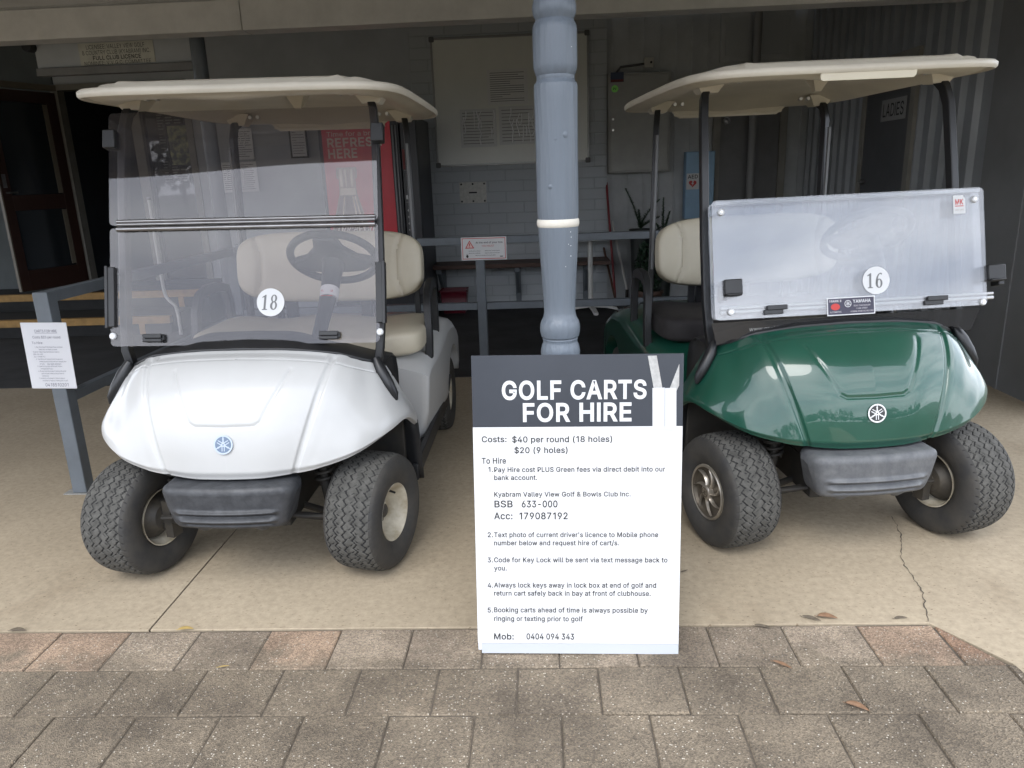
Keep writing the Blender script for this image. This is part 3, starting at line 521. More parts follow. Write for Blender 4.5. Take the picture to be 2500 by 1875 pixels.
M_paintG = mat("green_body_paint", (0.010, 0.070, 0.046), 0.28, var=0.18, scale=3.5, coat=0.95, bump=0.02, bscale=40, spec=0.35)

# ------------------------------------------------------------------ golf cart pieces (local: x right in the picture, y to the rear, z up; front axle at y = 0)
COWL = [
 [(0, .05, .862), (0, -.045, .838), (0, -.13, .77), (0, -.19, .675), (0, -.22, .575), (0, -.238, .455)],
 [(.19, .052, .857), (.185, -.04, .832), (.175, -.122, .765), (.16, -.182, .67), (.145, -.214, .572), (.125, -.23, .456)],
 [(.352, .062, .838), (.342, -.015, .812), (.322, -.088, .745), (.295, -.145, .655), (.265, -.182, .562), (.232, -.205, .464)],
 [(.400, .083, .819), (.408, .012, .788), (.408, -.058, .717), (.388, -.115, .637), (.358, -.157, .555), (.325, -.186, .480)],
 [(.435, .105, .803), (.452, .054, .765), (.468, -.004, .70), (.472, -.060, .635), (.465, -.102, .573), (.444, -.134, .510)],
 [(.465, .13, .79), (.493, .093, .745), (.519, .056, .69), (.541, .014, .635), (.554, -.012, .59), (.545, -.034, .553)],
 [(.485, .16, .78), (.516, .158, .725), (.548, .148, .67), (.576, .134, .62), (.593, .118, .588), (.592, .098, .566)],
 [(.50, .20, .765), (.530, .22, .70), (.561, .24, .63), (.586, .255, .575), (.602, .262, .53), (.602, .265, .487)]]

def cowl_mesh():
    C = np.array(COWL)                                   # 8 x 6 x 3
    NU, NV = 230, 180
    A = np.array([crom(C[i], NV) for i in range(8)])     # 8 x NV x 3
    S = crom(A, NU)                                      # NU x NV x 3
    du = np.gradient(S, axis=0); dv = np.gradient(S, axis=1)
    N = np.cross(dv, du)
    N /= np.linalg.norm(N, axis=2, keepdims=True) + 1e-9
    if N[NU // 4, NV // 2, 1] > 0: N = -N                # outward = towards the front
    u = np.linspace(0, 7, NU)[:, None] * np.ones((1, NV))
    v = np.linspace(0, 5, NV)[None, :] * np.ones((NU, 1))
    d = np.zeros((NU, NV))
    # recessed crease between hood and wing
    d -= 0.0075 * np.exp(-((u - 2.0) / 0.095) ** 4) * smoothstep(0.05, 0.5, v)
    d += 0.0012 * np.exp(-((u - 2.3) / 0.2) ** 2) * smoothstep(0.3, 1, v)
    # engraved hatch line on the hood
    X, Z = S[..., 0], S[..., 2]
    pl = [(0.0, .640), (.105, .642), (.128, .655), (.150, .70), (.20, .79), (.212, .812)]
    dist = np.full((NU, NV), 9.0)
    for (x0, z0), (x1, z1) in zip(pl[:-1], pl[1:]):
        t = np.clip(((X - x0) * (x1 - x0) + (Z - z0) * (z1 - z0)) / ((x1 - x0) ** 2 + (z1 - z0) ** 2), 0, 1)
        dist = np.minimum(dist, np.hypot(X - x0 - t * (x1 - x0), Z - z0 - t * (z1 - z0)))
    d -= 0.0045 * np.exp(-(dist / 0.0062) ** 2)
    d += 0.0022 * smoothstep(0.03, 0.0, dist) * (dist > 0.006) * (u < 1.9) * 0
    # contour steps below the lip
    d -= 0.004 * smoothstep(0.55, 0.48, v) * (1 - 0 * u) * smoothstep(0.0, 0.25, v) * (u < 1.75)
    d -= 0.0025 * np.exp(-((v - 0.80) / 0.05) ** 2) * (u > 0.0)
    # rolled lower edge
    d -= 0.012 * smoothstep(4.75, 5.0, v)
    S = S + N * d[..., None]
    return S

def lip_z(x):
    C = np.array(COWL)[:, 0, :]
    return float(np.interp(abs(x), C[:, 0], C[:, 2]))
def lip_y(x):
    C = np.array(COWL)[:, 0, :]
    return float(np.interp(abs(x), C[:, 0], C[:, 1]))

def tyre_mesh():
    R0, NP = 0.228, 44
    NU = NP * 14
    prof = []                                            # (x, r) across the tyre
    side = [(-.078, .106), (-.090, .112), (-.100, .128), (-.107, .150), (-.1085, .170), (-.106, .190), (-.1015, .203)]
    tw = np.linspace(-.097, .097, 66)
    tr = R0 - 0.0150 * (np.abs(tw) / .097) ** 5.0 - 0.002 * (np.abs(tw) / .097) ** 2
    prof = side + list(zip(tw, tr)) + [(-a, b) for a, b in reversed(side)]
    prof = np.array(prof)
    n0 = len(side)
    th = np.linspace(0, 2 * math.pi, NU, endpoint=False)
    ph = th / (2 * math.pi) * NP                         # pattern phase
    tri = lambda p: 2 * np.abs(2 * (p - np.floor(p + 0.5))) - 1
    X = np.repeat(prof[None, :, 0], NU, 0); Rr = np.repeat(prof[None, :, 1], NU, 0)
    P = ph[:, None]
    D = np.full(X.shape, 9.0)
    for k, x0 in enumerate((-.074, -.040, 0.0 - .006, .034, .070)):
        D = np.minimum(D, np.abs(X - (x0 + 0.0075 * tri(P + 0.5 * k))) / 0.0021)
    D2 = np.full(X.shape, 9.0)
    # slanted sipes across the ribs
    for k, (xa, xb) in enumerate(((-.097, -.074), (-.074, -.040), (-.040, -.006), (-.006, .034), (.034, .070), (.070, .097))):
        sl = 20 if k % 2 else -20
        q = P + 0.25 + 0.5 * k + sl * (X - (xa + xb) / 2)
        s = np.abs(q - np.round(q)) / NP * 2 * math.pi * R0
        D2 = np.minimum(D2, np.where((X > xa) & (X < xb), s / 0.0015, 9.0))
    g = np.maximum(np.clip(1.25 - D, 0, 1), 0.62 * np.clip(1.2 - D2, 0, 1))
    tread = (np.arange(len(prof)) >= n0) & (np.arange(len(prof)) < len(prof) - n0)
    g = g * tread[None, :]
    Rr = Rr - 0.0065 * g
    Rr = Rr + 0.0012 * np.exp(-((np.abs(X) - 0.104) / 0.0015) ** 2) * (np.abs(Rr - .165) < .04)
    # flatten slightly where it carries the cart
    y = Rr * np.cos(th)[:, None]; z = Rr * np.sin(th)[:, None]
    z = np.maximum(z, -0.2235)
    V = np.stack([X, y, z], -1).reshape(-1, 3)
    C = len(prof)
    i = np.arange(NU)[:, None]; j = np.arange(C - 1)[None, :]
    i2 = (i + 1) % NU
    F = np.stack([i * C + j, i2 * C + j, i2 * C + j + 1, i * C + j + 1], -1).reshape(-1, 4)
    gm = np.maximum(g[:, :-1], g[:, 1:])
    mi = np.where(tread[None, :-1] & tread[None, 1:], 0, 1) * np.ones((NU, 1), int)
    mi = np.where((gm > 0.55) & (mi == 0), 2, mi)
    edge = (np.abs(X[:, :-1]) > .088) & (mi == 0)
    mi = np.where(edge, 1, mi).reshape(-1)
    me = bpy.data.meshes.new("tyre")
    me.from_pydata(V.tolist(), [], F.tolist())
    for m in (M_tread, M_rubber, M_groove): me.materials.append(m)
    me.polygons.foreach_set("material_index", mi.astype(int).tolist())
    me.polygons.foreach_set("use_smooth", [True] * len(F))
    me.update()
    return me
TYRE = tyre_mesh()

def link_mesh(name, me, parent):
    o = bpy.data.objects.new(name, me); COL.objects.link(o); o.parent = parent; return o

def wheel(parent, x, y, steer, cap):
    """wheel > tyre, rim, hubcap; local +x is the outer side"""
    mb = MB()                                            # brake drum and stub axle
    mb.lathe([(0, -.17), (.024, -.165), (.026, -.10), (.05, -.095), (.078, -.058), (.089, -.05), (.0925, -.035), (.088, .0), (.0, .004)], 32, 0, 'X')
    mb.cbox((-.13, 0, .0), (.035, .05, .15)); mb.tube([(-.125, .0, .07), (-.20, .0, .09)], .016, 8)
    for k in range(8):
        a = k * math.pi / 4
        mb.tube([(-.072, .055 * math.cos(a), .055 * math.sin(a)), (-.078, .055 * math.cos(a), .055 * math.sin(a))], .006, 6)
    w = mb.build("wheel", M_drum, parent, loc=(x, y, .2238), rot=(0, 0, steer + (math.pi if x < 0 else 0)))
    link_mesh("tyre", TYRE, w)
    r = MB()
    r.lathe([(.106, -.090), (.109, -.097), (.113, -.098), (.110, -.090), (.106, -.080), (.099, -.070), (.095, -.03), (.088, .015), (.088, .04), (.095, .07), (.104, .079), (.110, .083), (.113, .088), (.111, .092),
             (.106, .090), (.100, .080), (.090, .066), (.082, .042), (.081, .012), (.060, .006), (.045, .012), (.042, .020), (.0, .020)], 48, 0, 'X')
    r.lathe([(.0, .021), (.026, .021), (.027, .045), (.018, .052), (0, .053)], 20, 1, 'X')
    for k in range(4):
        a = k * math.pi / 2 + .4
        r.tube([(.008, .052 * math.cos(a), .052 * math.sin(a)), (.024, .052 * math.cos(a), .052 * math.sin(a))], .008, 6, 1)
    r.build("rim", [M_rim, M_drum], w)
    if not cap:
        v = MB(); v.tube([(.062, .0, .088), (.075, .0, .086), (.098, .0, .080)], [.005, .0045, .004], 8)
        v.build("valve_stem", M_black, w)
    else:
        h = MB()
        h.lathe([(.109, .088), (.110, .094), (.105, .097), (.099, .094), (.094, .082), (.080, .076), (.03, .080), (0, .082)], 48, 1, 'X')
        h.lathe([(.1105, .086), (.1115, .095), (.106, .0985), (.101, .096)], 48, 0, 'X')
        for k in range(7):                               # turbine blades
            a0 = 2 * math.pi * k / 7
            rows = []
            for i in range(9):
                t = i / 8
                rr = .026 + t * .071
                sw = a0 + 0.55 * t ** 1.4
                wd = (0.20 + 0.10 * math.sin(math.pi * min(1, t * 1.1))) * (1.15 - 0.35 * t) * (.06 / (rr + .012)) * 0.8
                row = []
                for q, hh in ((-1, .0), (-.55, .011), (0, .016), (.55, .012), (1, .0)):
                    a = sw + q * wd * 0.5
                    row.append((.079 + hh * (1 - 0.25 * t) + 0.006 * t * (q > 0), rr * math.cos(a), rr * math.sin(a)))
                rows.append(row)
            h.grid(rows, 0)
        h.lathe([(.0285, .080), (.0285, .098), (.025, .101), (0, .102)], 24, 0, 'X')
        hc = h.build("hubcap", [M_hub, M_hubd], w)
        e = MB(); tuning_forks(e, .020, 0.0, rot_frame((.1022, 0, 0), (0, 1, 0), (1, 0, 0)), 0, 1)
        e.build("hub_emblem", [M_hubd, M_hub], w)
    return w

def tuning_forks(mb, R, z, M, mi_mark, mi_ground):
    """round badge: ring round three crossed tuning forks"""
    mb.prism(circ(0, 0, R, 48), z - .0015 if z else 0, z + .0004, mi_ground, M)
    ring(mb, 0, 0, R * 1.0, R * .84, z + .0012, 48, mi_mark, M)
    for k in range(3):
        a = rad(90 + 120 * k)
        K = M @ Matrix.Rotation(a, 4, 'Z')
        zz = z + .0013 + .0002 * k
        mb.add([(R * .20, -R * .075, zz), (R * .52, -R * .06, zz), (R * .60, -R * .10, zz), (R * .66, -R * .06, zz), (R * .88, -R * .04, zz),
                (R * .88, R * .04, zz), (R * .66, R * .06, zz), (R * .60, R * .10, zz), (R * .52, R * .06, zz), (R * .20, R * .075, zz)], [tuple(range(10))], mi_mark, False, K)
        for s in (-1, 1):
            y0, y1 = s * R * .075, s * R * .17
            mb.add([(R * .25, y0 * .4, zz), (R * .12, y1, zz), (-R * .68, y1 * .95, zz), (-R * .68, y0, zz), (R * .12, y0, zz)], [(0, 1, 2, 3, 4)], mi_mark, False, K)

def digit(mb, ch, x, y, h, z, mi, M, slant=0.08):
    """heavy old-style numerals built from outlines"""
    def T(P): return [(x + px * h + slant * py * h, y + py * h, z) for px, py in P]
    def oval(cx, cy, rx, ry, ix, iy, dx=0.0, n=36):
        a = [(cx + rx * math.cos(2 * math.pi * k / n), cy + ry * math.sin(2 * math.pi * k / n)) for k in range(n)]
        b = [(cx + dx + ix * math.cos(2 * math.pi * k / n), cy + iy * math.sin(2 * math.pi * k / n)) for k in range(n)]
        mb.add(T(a) + T(b), [(k, (k + 1) % n, n + (k + 1) % n, n + k) for k in range(n)], mi, False, M)
    if ch == '1':
        mb.add(T([(.13, .06), (.27, .06), (.27, 1.0), (.21, 1.0), (.0, .86), (.0, .80), (.13, .85)]), [(0, 1, 2, 3, 4, 5, 6)], mi, False, M)
        mb.add(T([(.03, 0), (.38, 0), (.38, .05), (.27, .075), (.13, .075), (.03, .05)]), [(0, 1, 2, 3, 4, 5)], mi, False, M)
    if ch == '8':
        oval(.24, .745, .205, .255, .085, .195, -.01)
        oval(.24, .275, .235, .285, .095, .215, .012)
    if ch == '6':
        oval(.25, .30, .235, .31, .095, .245, .01)
        o = [(.015, .30), (.03, .52), (.09, .74), (.19, .91), (.33, 1.0), (.44, .97), (.455, .90), (.41, .85), (.37, .92), (.30, .92), (.215, .80), (.17, .62), (.155, .45), (.155, .30)]
        f = [(i, i + 1, 12 - i, 13 - i) for i in range(6)]
        mb.add(T(o), f, mi, False, M)

def pane(mb, x0, y0, x1, y1, M, twist, th=.005, r=.018):
    """acrylic sheet with rounded corners, very slightly twisted"""
    rows = {0: [], 1: []}
    for y in np.concatenate([np.linspace(0, r, 5), np.linspace(r, y1 - y0 - r, 22)[1:-1], np.linspace(y1 - y0 - r, y1 - y0, 5)]):
        e = max(0.0, r - min(y, y1 - y0 - y)); ins = r - math.sqrt(max(0.0, r * r - e * e))
        for k in (0, 1):
            rows[k].append([(x0 + ins + (x1 - x0 - 2 * ins) * t, y0 + y, th * k + twist * (y - .5 * (y1 - y0)) * math.tanh((t - .42) * 3.5)) for t in np.linspace(0, 1, 33)])
    o = len(mb.v); R, C = len(rows[0]), 33
    mb.grid(rows[1], 0, True, M); mb.grid([q[::-1] for q in rows[0]], 0, True, M)
    rim = [(0, j) for j in range(C)] + [(i, C - 1) for i in range(1, R)] + [(R - 1, j) for j in range(C - 2, -1, -1)] + [(i, 0) for i in range(R - 2, 0, -1)]
    v = [rows[k][i][j] for k in (0, 1) for i, j in rim]; n = len(rim)
    mb.add(v, [(a, (a + 1) % n, n + (a + 1) % n, n + a) for a in range(n)], 0, False, M)

def superq_part(name, c, a, e1, e2, m, parent, tilt=0.0, fn=None, nu=64, nv=32):
    P = superq((0, 0, 0), a, e1, e2, nu, nv)
    if fn: P = [[fn(*p) for p in row] for row in P]
    mb = MB(); mb.grid(P, 0, True, None, True)
    n = len(mb.v)
    return mb.build(name, m, parent, loc=c, rot=(tilt, 0, 0))

def make_cart(name, label, loc, rz, paint, number, folded, steer, lean, sway):
    T = thing(name, label, "golf cart", loc, rz)
    # --- front cowl
    S = cowl_mesh()
    mb = MB()
    full = np.concatenate([(S[::-1] * np.array([-1, 1, 1]))[:-1], S])
    mb.grid(full.tolist(), 0)
    if not folded: M_c = M_paintW
    mb.build("front_cowl", paint, T, solid=0.006)
    # badge on the nose
    e = MB()
    nrm = Vector((0, -.966, .26))
    tuning_forks(e, .034, .003, rot_frame((0, -.2185, .583), (1, 0, 0), nrm), 0, 1)
    if folded: e.build("emblem", [M_white, mat("badge_black", (.02, .02, .022), .4)], T)
    else: e.build("emblem", [mat("badge_silver_blue", (.42, .48, .56), .35, metal=.3), mat("badge_slate_blue", (.13, .18, .26), .4)], T)
    # --- dashboard behind the cowl
    rows = []
    for x in np.linspace(-.50, .50, 61):
        hump = 0.035 * float(smoothstep(.36, .14, abs(x + (0.02 if not folded else 0)))) * (1 if not folded else .2)
        z0, y0 = lip_z(x), lip_y(x)
        rows.append([(x, y0 - .004, z0 - .012), (x, y0 + .002, z0 + .004), (x, y0 + .03, z0 + .008), (x, y0 + .09, z0 + .005 + hump * .7), (x, y0 + .16, z0 + .002 + hump),
                     (x, y0 + .235, z0 - .03 + hump * .6), (x, y0 + .26, z0 - .09), (x, y0 + .25, z0 - .30)])
    mb = MB(); mb.grid(rows, 0)
    mb.build("dashboard", M_black, T, solid=0.004)
    # --- inner wheel wells, chassis, suspension
    mb = MB()
    mb.box((-.17, -.12, .22), (.17, .30, .36)); mb.box((-.17, -.10, .36), (.17, .22, .60))
    mb.box((-.22, .30, .20), (.22, 1.95, .30))
    mb.box((-.54, .285, .26), (-.20, .31, .60)); mb.box((.20, .285, .26), (.54, .31, .60))
    mb.box((-.47, .06, .565), (.47, .29, .585))
    mb.box((-.06, 1.4, .16), (.06, 1.8, .34)); mb.tube([(-.4, 1.64, .228), (.4, 1.64, .228)], .04, 12)
    mb.build("chassis", M_under, T, bevel=.006)
    for s in (-1, 1):
        mb = MB()
        sp = [(s * .285 + .034 * math.cos(t), -.02 + .034 * math.sin(t), .36 + .13 * t / (2 * math.pi * 5)) for t in np.linspace(0, 2 * math.pi * 5, 120)]
        mb.tube(sp, .0065, 6)
        mb.tube([(s * .305, -.02, .22), (s * .285, -.02, .37)], .022, 12)
        mb.tube([(s * .285, -.02, .37), (s * .27, -.02, .56)], .016, 12)
        mb.tube([(s * .12, -.05, .24), (s * .345, -.015, .20)], .014, 8); mb.tube([(s * .12, .06, .24), (s * .345, .0, .20)], .014, 8)
        mb.tube([(s * .08, -.10, .26), (s * .34, -.085, .24)], .009, 8)
        mb.cbox((s * .345, -.01, .235), (.03, .07, .12))
        mb.build("suspension_strut", M_under, T)
    # --- bumper
    rows = []
    prof = []
    prof = rrect(-1, -1, 1, 1, .34, 6)
    i0 = next(i for i, p in enumerate(prof) if p[0] < -.999)          # upper end of the front face
    prof = prof[:i0 + 1] + [(-1.0, .66 - 1.32 * k / 60) for k in range(1, 60)] + prof[i0 + 1:]
    NPF = len(prof)
    xs = np.concatenate([np.linspace(-1, -.86, 8), np.linspace(-.8, .8, 30), np.linspace(.86, 1, 8)])
    for t in xs:
        k = (1 - min(1, max(0, (abs(t) - .80) / .2)) ** 2.6) ** .5
        row = []
        for a, b in prof:
            yy = -.215 + .075 * a * (0.45 + .55 * k) + .025 * t * t
            hh = .083 * b * (0.55 + .45 * k)
            zz = .362 + hh
            hw = .240 - .030 * (0.5 - 0.5 * b)
            if a < -.3:                                  # two pressed ribs on the face
                for zc in (.352, .318):
                    yy += -.011 * math.exp(-((zz - zc) / .0075) ** 2) * float(smoothstep(.82, .74, abs(t)))
                    yy += .008 * math.exp(-((zz - zc + .016) / .007) ** 2) * float(smoothstep(.82, .74, abs(t)))
                yy += .012 * float(smoothstep(.36, .27, zz))
            row.append((t * hw, yy, zz))
        rows.append(row)
    mb = MB(); mb.grid(rows, 0, True, None, True)
    mb.f.append(tuple(range(NPF))); mb.mi.append(0); mb.sm.append(False)
    mb.f.append(tuple(len(mb.v) - 1 - k for k in range(NPF))); mb.mi.append(0); mb.sm.append(False)
    for s in (-1, 1):                                    # feet under the bumper
        mb.tube([(s * .105, -.215, .295), (s * .105, -.22, .272), (s * .105, -.222, .258)], [.045, .034, .012], 12)
    mb.build("bumper", M_bumpg if folded else M_bump, T)
    # --- wheels
    for x in (-.455, .455): wheel(T, x, 0.0, steer, folded)
    for x in (-.475, .475): wheel(T, x, 1.64, 0.0, folded)
    # --- body with rear wings
    out = [(.70, .262), (.68, .40), (.66, .645), (.72, .675), (1.0, .685), (1.28, .72), (1.50, .735), (1.74, .70), (1.92, .62), (2.0, .50), (2.0, .34)]
    arch = [(1.64 + .275 * math.cos(a), .245 + .275 * math.sin(a)) for a in np.linspace(rad(15), rad(168), 16)]
    out = out + [(1.93, .30)] + arch + [(1.34, .262)]
    o = np.array(out); cen = np.array([1.25, .48]); na = 12
    st = [(-.600, .055), (-.597, .028), (-.588, .010), (-.565, .0), (-.40, -.0), (.40, -.0), (.565, .0), (.588, .010), (.597, .028), (.600, .055)]
    rows = []
    for x, ins in st:
        q = o.copy()
        for i in range(len(q)):
            if not (na <= i < na + 16):
                dv = cen - q[i]; L = np.linalg.norm(dv); q[i] = q[i] + dv / L * ins * (1.0 if i > 2 else .5)
        lift = .06 * smoothstep(.50, .60, abs(x))
        row = [(x - math.copysign(.05 * float(smoothstep(.50, .25, z_)) * float(smoothstep(1.4, 1.0, y_)), x) * (abs(x) > .5), y_,
                z_ - (float(lift) if z_ > .6 else 0)) for y_, z_ in q]
        rows.append(row)
    mb = MB(); n = len(o)
    mb.grid(rows, 0, True, None, True)
    mb.f.append(tuple(range(n))); mb.mi.append(0); mb.sm.append(True)
    mb.f.append(tuple(len(mb.v) - 1 - k for k in range(n))); mb.mi.append(0); mb.sm.append(True)
    mb.build("rear_body", paint, T, angle=50)
    # --- floor with running boards
    mb = MB()
    mb.box((-.575, .30, .236), (.575, 1.36, .268)); mb.box((-.50, .28, .268), (.50, .70, .285))
    for s in (-1, 1):
        mb.box((s * .575 - .012, .29, .228), (s * .575 + .012, 1.40, .300))
        for k in range(3): mb.box((s * .50 - .006 + k * s * .022, .34, .268), (s * .50 + .006 + k * s * .022, 1.25, .276))
        mb.tube([(s * .555, 1.30, .27), (s * .575, 1.37, .32), (s * .585, 1.41, .40)], (.05, .03), up=(1, 0, 0))
    mb.build("running_board", M_black, T, bevel=.004)
    for s in (-1, 1):                                    # flap behind the front wheel
        mb = MB()
        mb.grid([[(s * .46, .30, .60), (s * .46, .31, .45), (s * .46, .32, .30), (s * .47, .33, .235)],
                 [(s * .565, .285, .58), (s * .565, .295, .45), (s * .57, .31, .30), (s * .575, .32, .225)],
                 [(s * .600, .27, .50), (s * .603, .285, .42), (s * .605, .30, .30), (s * .605, .315, .228)]])
        mb.build("mud_flap", M_black, T, solid=.008)
    # --- seat
    def cush(x, y, z):
        return (x, y, z + (.012 * math.cos(min(1, abs(x) / .5) * math.pi * 2) if z > 0 else 0))
    superq_part("seat_cushion", ((.0 if folded else .02), .945, .728), (.545, .285, .066), .40, .30, M_mesh if folded else M_vinyl, T, 0.0, cush)
    def back(x, y, z):
        g = abs(abs(x) - (.345 - .055 * math.cos(z / .18 * 1.35) + .055))
        if y < 0: y += .016 * math.exp(-(g / .011) ** 2) - .008 * float(smoothstep(.30, .40, abs(x)))
        y += .30 * x * x * (1 if y < 0 else .8) * -0.25
        return (x, y, z)
    superq_part("seat_back", ((.0 if folded else .050), 1.19, 1.040), (.475, .066, .178), .50, .34, M_vinyl, T, rad(-10), back, 120, 48)
    mb = MB()
    for x in (-.20, .20): mb.tube([(x, 1.26, .66), (x, 1.255, .88), (x, 1.25, 1.0)], (.06, .03))
    for x in (-.26, .26): mb.tube([(x, 1.24, .68), (x, 1.24, .92)], (.035, .02))
    mb.box((-.42, 1.235, .70), (.42, 1.265, .73))
    mb.build("seat_bracket", M_blackm, T)
    for s in (-1, 1):
        mb = MB()
        mb.tube([(s * .572, .90, .62), (s * .576, .905, .72), (s * .572, .93, .85), (s * .568, .975, .925), (s * .565, 1.05, .95), (s * .56, 1.18, .95), (s * .555, 1.27, .93), (s * .555, 1.30, .85), (s * .555, 1.30, .66)],
                (.034, .05), up=(1, 0, 0))
        mb.build("armrest", M_black, T)
    # --- steering
    C0 = Vector((.262, .47, 1.155)); ax = Vector((0, .66, .75)).normalized()
    F = rot_frame(C0, (1, 0, 0), ax)
    mb = MB()
    mb.tube([tuple(F @ Vector((.178 * math.cos(a), .165 * math.sin(a), 0))) for a in np.linspace(0, 2 * math.pi, 49)], .0165, 10, cap=False)
    mb.build("steering_wheel", M_black, T)
    sw = T.children[-1] if False else None
    mb = MB()
    pod = [(-.165, .028), (-.12, .062), (-.05, .072), (.05, .072), (.12, .062), (.165, .028), (.160, -.010), (.105, -.03), (.06, -.085), (.045, -.155), (-.045, -.155), (-.06, -.085), (-.105, -.03), (-.160, -.010)]
    mb.prism(pod, -.026, .006, 0, F)
    mb.build("steering_hub", M_black, T, bevel=.008)
    mb = MB()
    mb.tube([tuple(C0 - ax * .02 + Vector((0, .0, 0))), tuple(C0 - ax * .16), (.245, .27, .92), (.235, .16, .80)], [.046, .036, .028, .03], 14)
    col = mb.build("steering_column", M_black, T)
    if not folded:
        p0, p1 = Vector((.258, .365, 1.035)), Vector((.255, .335, .99))
        mb = MB()
        mb.tube([C0 - ax * .155, C0 - ax * .20], [.0385, .0365], 20)
        mb.text("YAMAHA", width=.05, cap=.010, align='CENTER', bold=.02, mi=1, M=rot_frame(C0 - ax * .168 + Vector((0, -.0385, .006)), (1, 0, 0), (0, -.8, .6)))
        mb.cbox(tuple(C0 - ax * .183 + Vector((0, -.037, .004))), (.046, .002, .003), 1)
        mb.build("column_label", [M_white, M_red], T)
    # --- roof struts
    for s in (-1, 1):
        mb = MB()
        mb.tube([(s * .492, .165, .765), (s * .507, .165, .84), (s * .512, .20, .95), (s * .512, .27, 1.20), (s * .508, .335, 1.45), (s * .503, .395, 1.67), (s * .495, .425, 1.735), (s * .475, .455, 1.775)], (.030, .042), up=(1, 0, 0))
        mb.tube([(s * .492, .140, .80), (s * .512, .118, .758), (s * .540, .104, .708), (s * .562, .096, .668), (s * .570, .093, .645)], [.016, .024, .023, .017, .006], 12)
        o = mb.build("front_strut", M_blackm, T)
        if not folded and s > 0: o.location.x = -.012
        mb = MB()
        mb.tube([(s * .43, 1.43, 1.775), (s * .445, 1.385, 1.745), (s * .452, 1.365, 1.68), (s * .458, 1.34, 1.2), (s * .46, 1.33, .70)], (.030, .040), up=(1, 0, 0))
        mb.tube([(s * .457, 1.318, 1.64), (s * .462, 1.305, 1.2), (s * .464, 1.30, .95)], (.012, .018), mi=1, up=(1, 0, 0))
        mb.build("rear_strut", [M_blackm, mat("grey_strip", (.16, .165, .17), .55)], T)
    # --- roof
    RX, Y0, Y1 = .610, .135, 1.665
    cy, ry = (Y0 + Y1) / 2, (Y1 - Y0) / 2
    top = []; bot = []
    n = 120
    def outline(k, r):
        a = 2 * math.pi * k / n
        c, d = math.cos(a), math.sin(a)
        e = .30
        return RX * r * math.copysign(abs(c) ** e, c), cy + ry * r * math.copysign(abs(d) ** e, d)
    def ez(x, y):                                        # height of the rim
        return 1.792 - .020 * (x / RX) ** 2 * 0 + .006 * math.cos((y - cy) / ry * 1.5)
    for r, h in ((1.0, -.017), (1.009, -.009), (1.009, .005), (.997, .013), (.975, .013), (.955, .009), (.94, .010), (.92, .020), (.90, .026), (.82, .036), (.6, .050), (.3, .058), (.02, .060)):
        row = []
        for k in range(n):
            x, y = outline(k, r)
            hh = h
            if r < .93:                                  # raised side pods and rain channels
                hh += .008 * float(smoothstep(.46, .40, abs(x))) - .012 * math.exp(-((abs(x) - .43) / .016) ** 2)
                hh += .010 * math.exp(-((y - Y0 - .10) / .05) ** 2) * float(smoothstep(.36, .42, abs(x)))
            row.append((x, y, ez(x, y) + hh))
        top.append(row)
    for r, h in ((.02, .030), (.3, .030), (.55, .026), (.70, .012), (.78, -.012), (.85, -.024), (.91, -.024), (.95, -.016), (.975, -.006), (.988, -.006), (1.0, -.017)):
        bot.append([(*outline(k, r), ez(*outline(k, r)) + h - (.012 * float(smoothstep(.2, .0, abs(outline(k, r)[0]))) if .7 < r < .96 else 0)) for k in range(n)])
    mb = MB(); mb.grid(top + bot[:0], 0, True, None, True)
    mb.grid(bot, 0, True, None, True)
    for s in (-1, 1):                                    # strut sockets
        for yy, xx in ((.455, .475), (1.43, .43)):
            q = []
            for w_, d_, z_ in ((.075, .07, 1.806), (.055, .055, 1.785), (.033, .036, 1.752)):
                q.append([(s * xx - w_, yy - d_, z_), (s * xx + w_, yy - d_, z_), (s * xx + w_, yy + d_, z_), (s * xx - w_, yy + d_, z_)])
            mb.grid(q, 0, False, None, True)
            mb.f.append(tuple(len(mb.v) - 4 + k for k in range(4))); mb.mi.append(0); mb.sm.append(False)
            for b in (-.075, -.115):
                mb.tube([(s * (xx + b), yy - .035, 1.79), (s * (xx + b), yy - .058, 1.79)], .009, 8, 1)
    mb.box((-.30, Y1 - .09, 1.742), (.30, Y1 - .075, 1.80))
    mb.tube([(-.315, Y1 - .085, 1.78), (-.27, Y1 - .085, 1.742), (.27, Y1 - .085, 1.742), (.315, Y1 - .085, 1.78)], (.02, .012))
    q = []
    for w_, z_ in ((.045, 1.83), (.012, 1.765)):
        q.append([(.10 - w_, .72 - w_, z_), (.10 + w_, .72 - w_, z_), (.10 + w_, .72 + w_, z_), (.10 - w_, .72 + w_, z_)])
    mb.grid(q, 0, False, None, True); mb.f.append(tuple(len(mb.v) - 4 + k for k in range(4))); mb.mi.append(0); mb.sm.append(False)
    rf = mb.build("roof", [M_cream, M_steel], T, angle=60)
    if folded:
        mb = MB(); mb.prism(rrect(-.155, -.016, .205, .030, .014), 0, .006, 0, rot_frame((0, Y0 + .010, 1.766), (1, 0, 0), (0, -1, -.12)))
        mb.build("name_plate", mat("cream_plate", (.74, .69, .56), .4), T, bevel=.0015)
    # --- windscreen
    if not folded:
        o0 = Vector((0, .116, .868)); up = Vector((0, .255, .875)).normalized()
        nn = Vector((1, 0, 0)).cross(up).normalized()     # towards the front
        if nn.y > 0: nn = -nn
        FR = rot_frame(o0, (1, 0, 0), nn)                 # x across, y up the pane, z to the front
        L1 = .462; L2 = .904
        mb = MB(); pane(mb, -.538, 0, .506, L1 - .004, FR, .004); mb.build("windscreen_lower", M_glassW, T)
        mb = MB(); pane(mb, -.538, L1 + .004, .506, L2, FR, .009); mb.build("windscreen_upper", M_glassW, T)
        mb = MB()
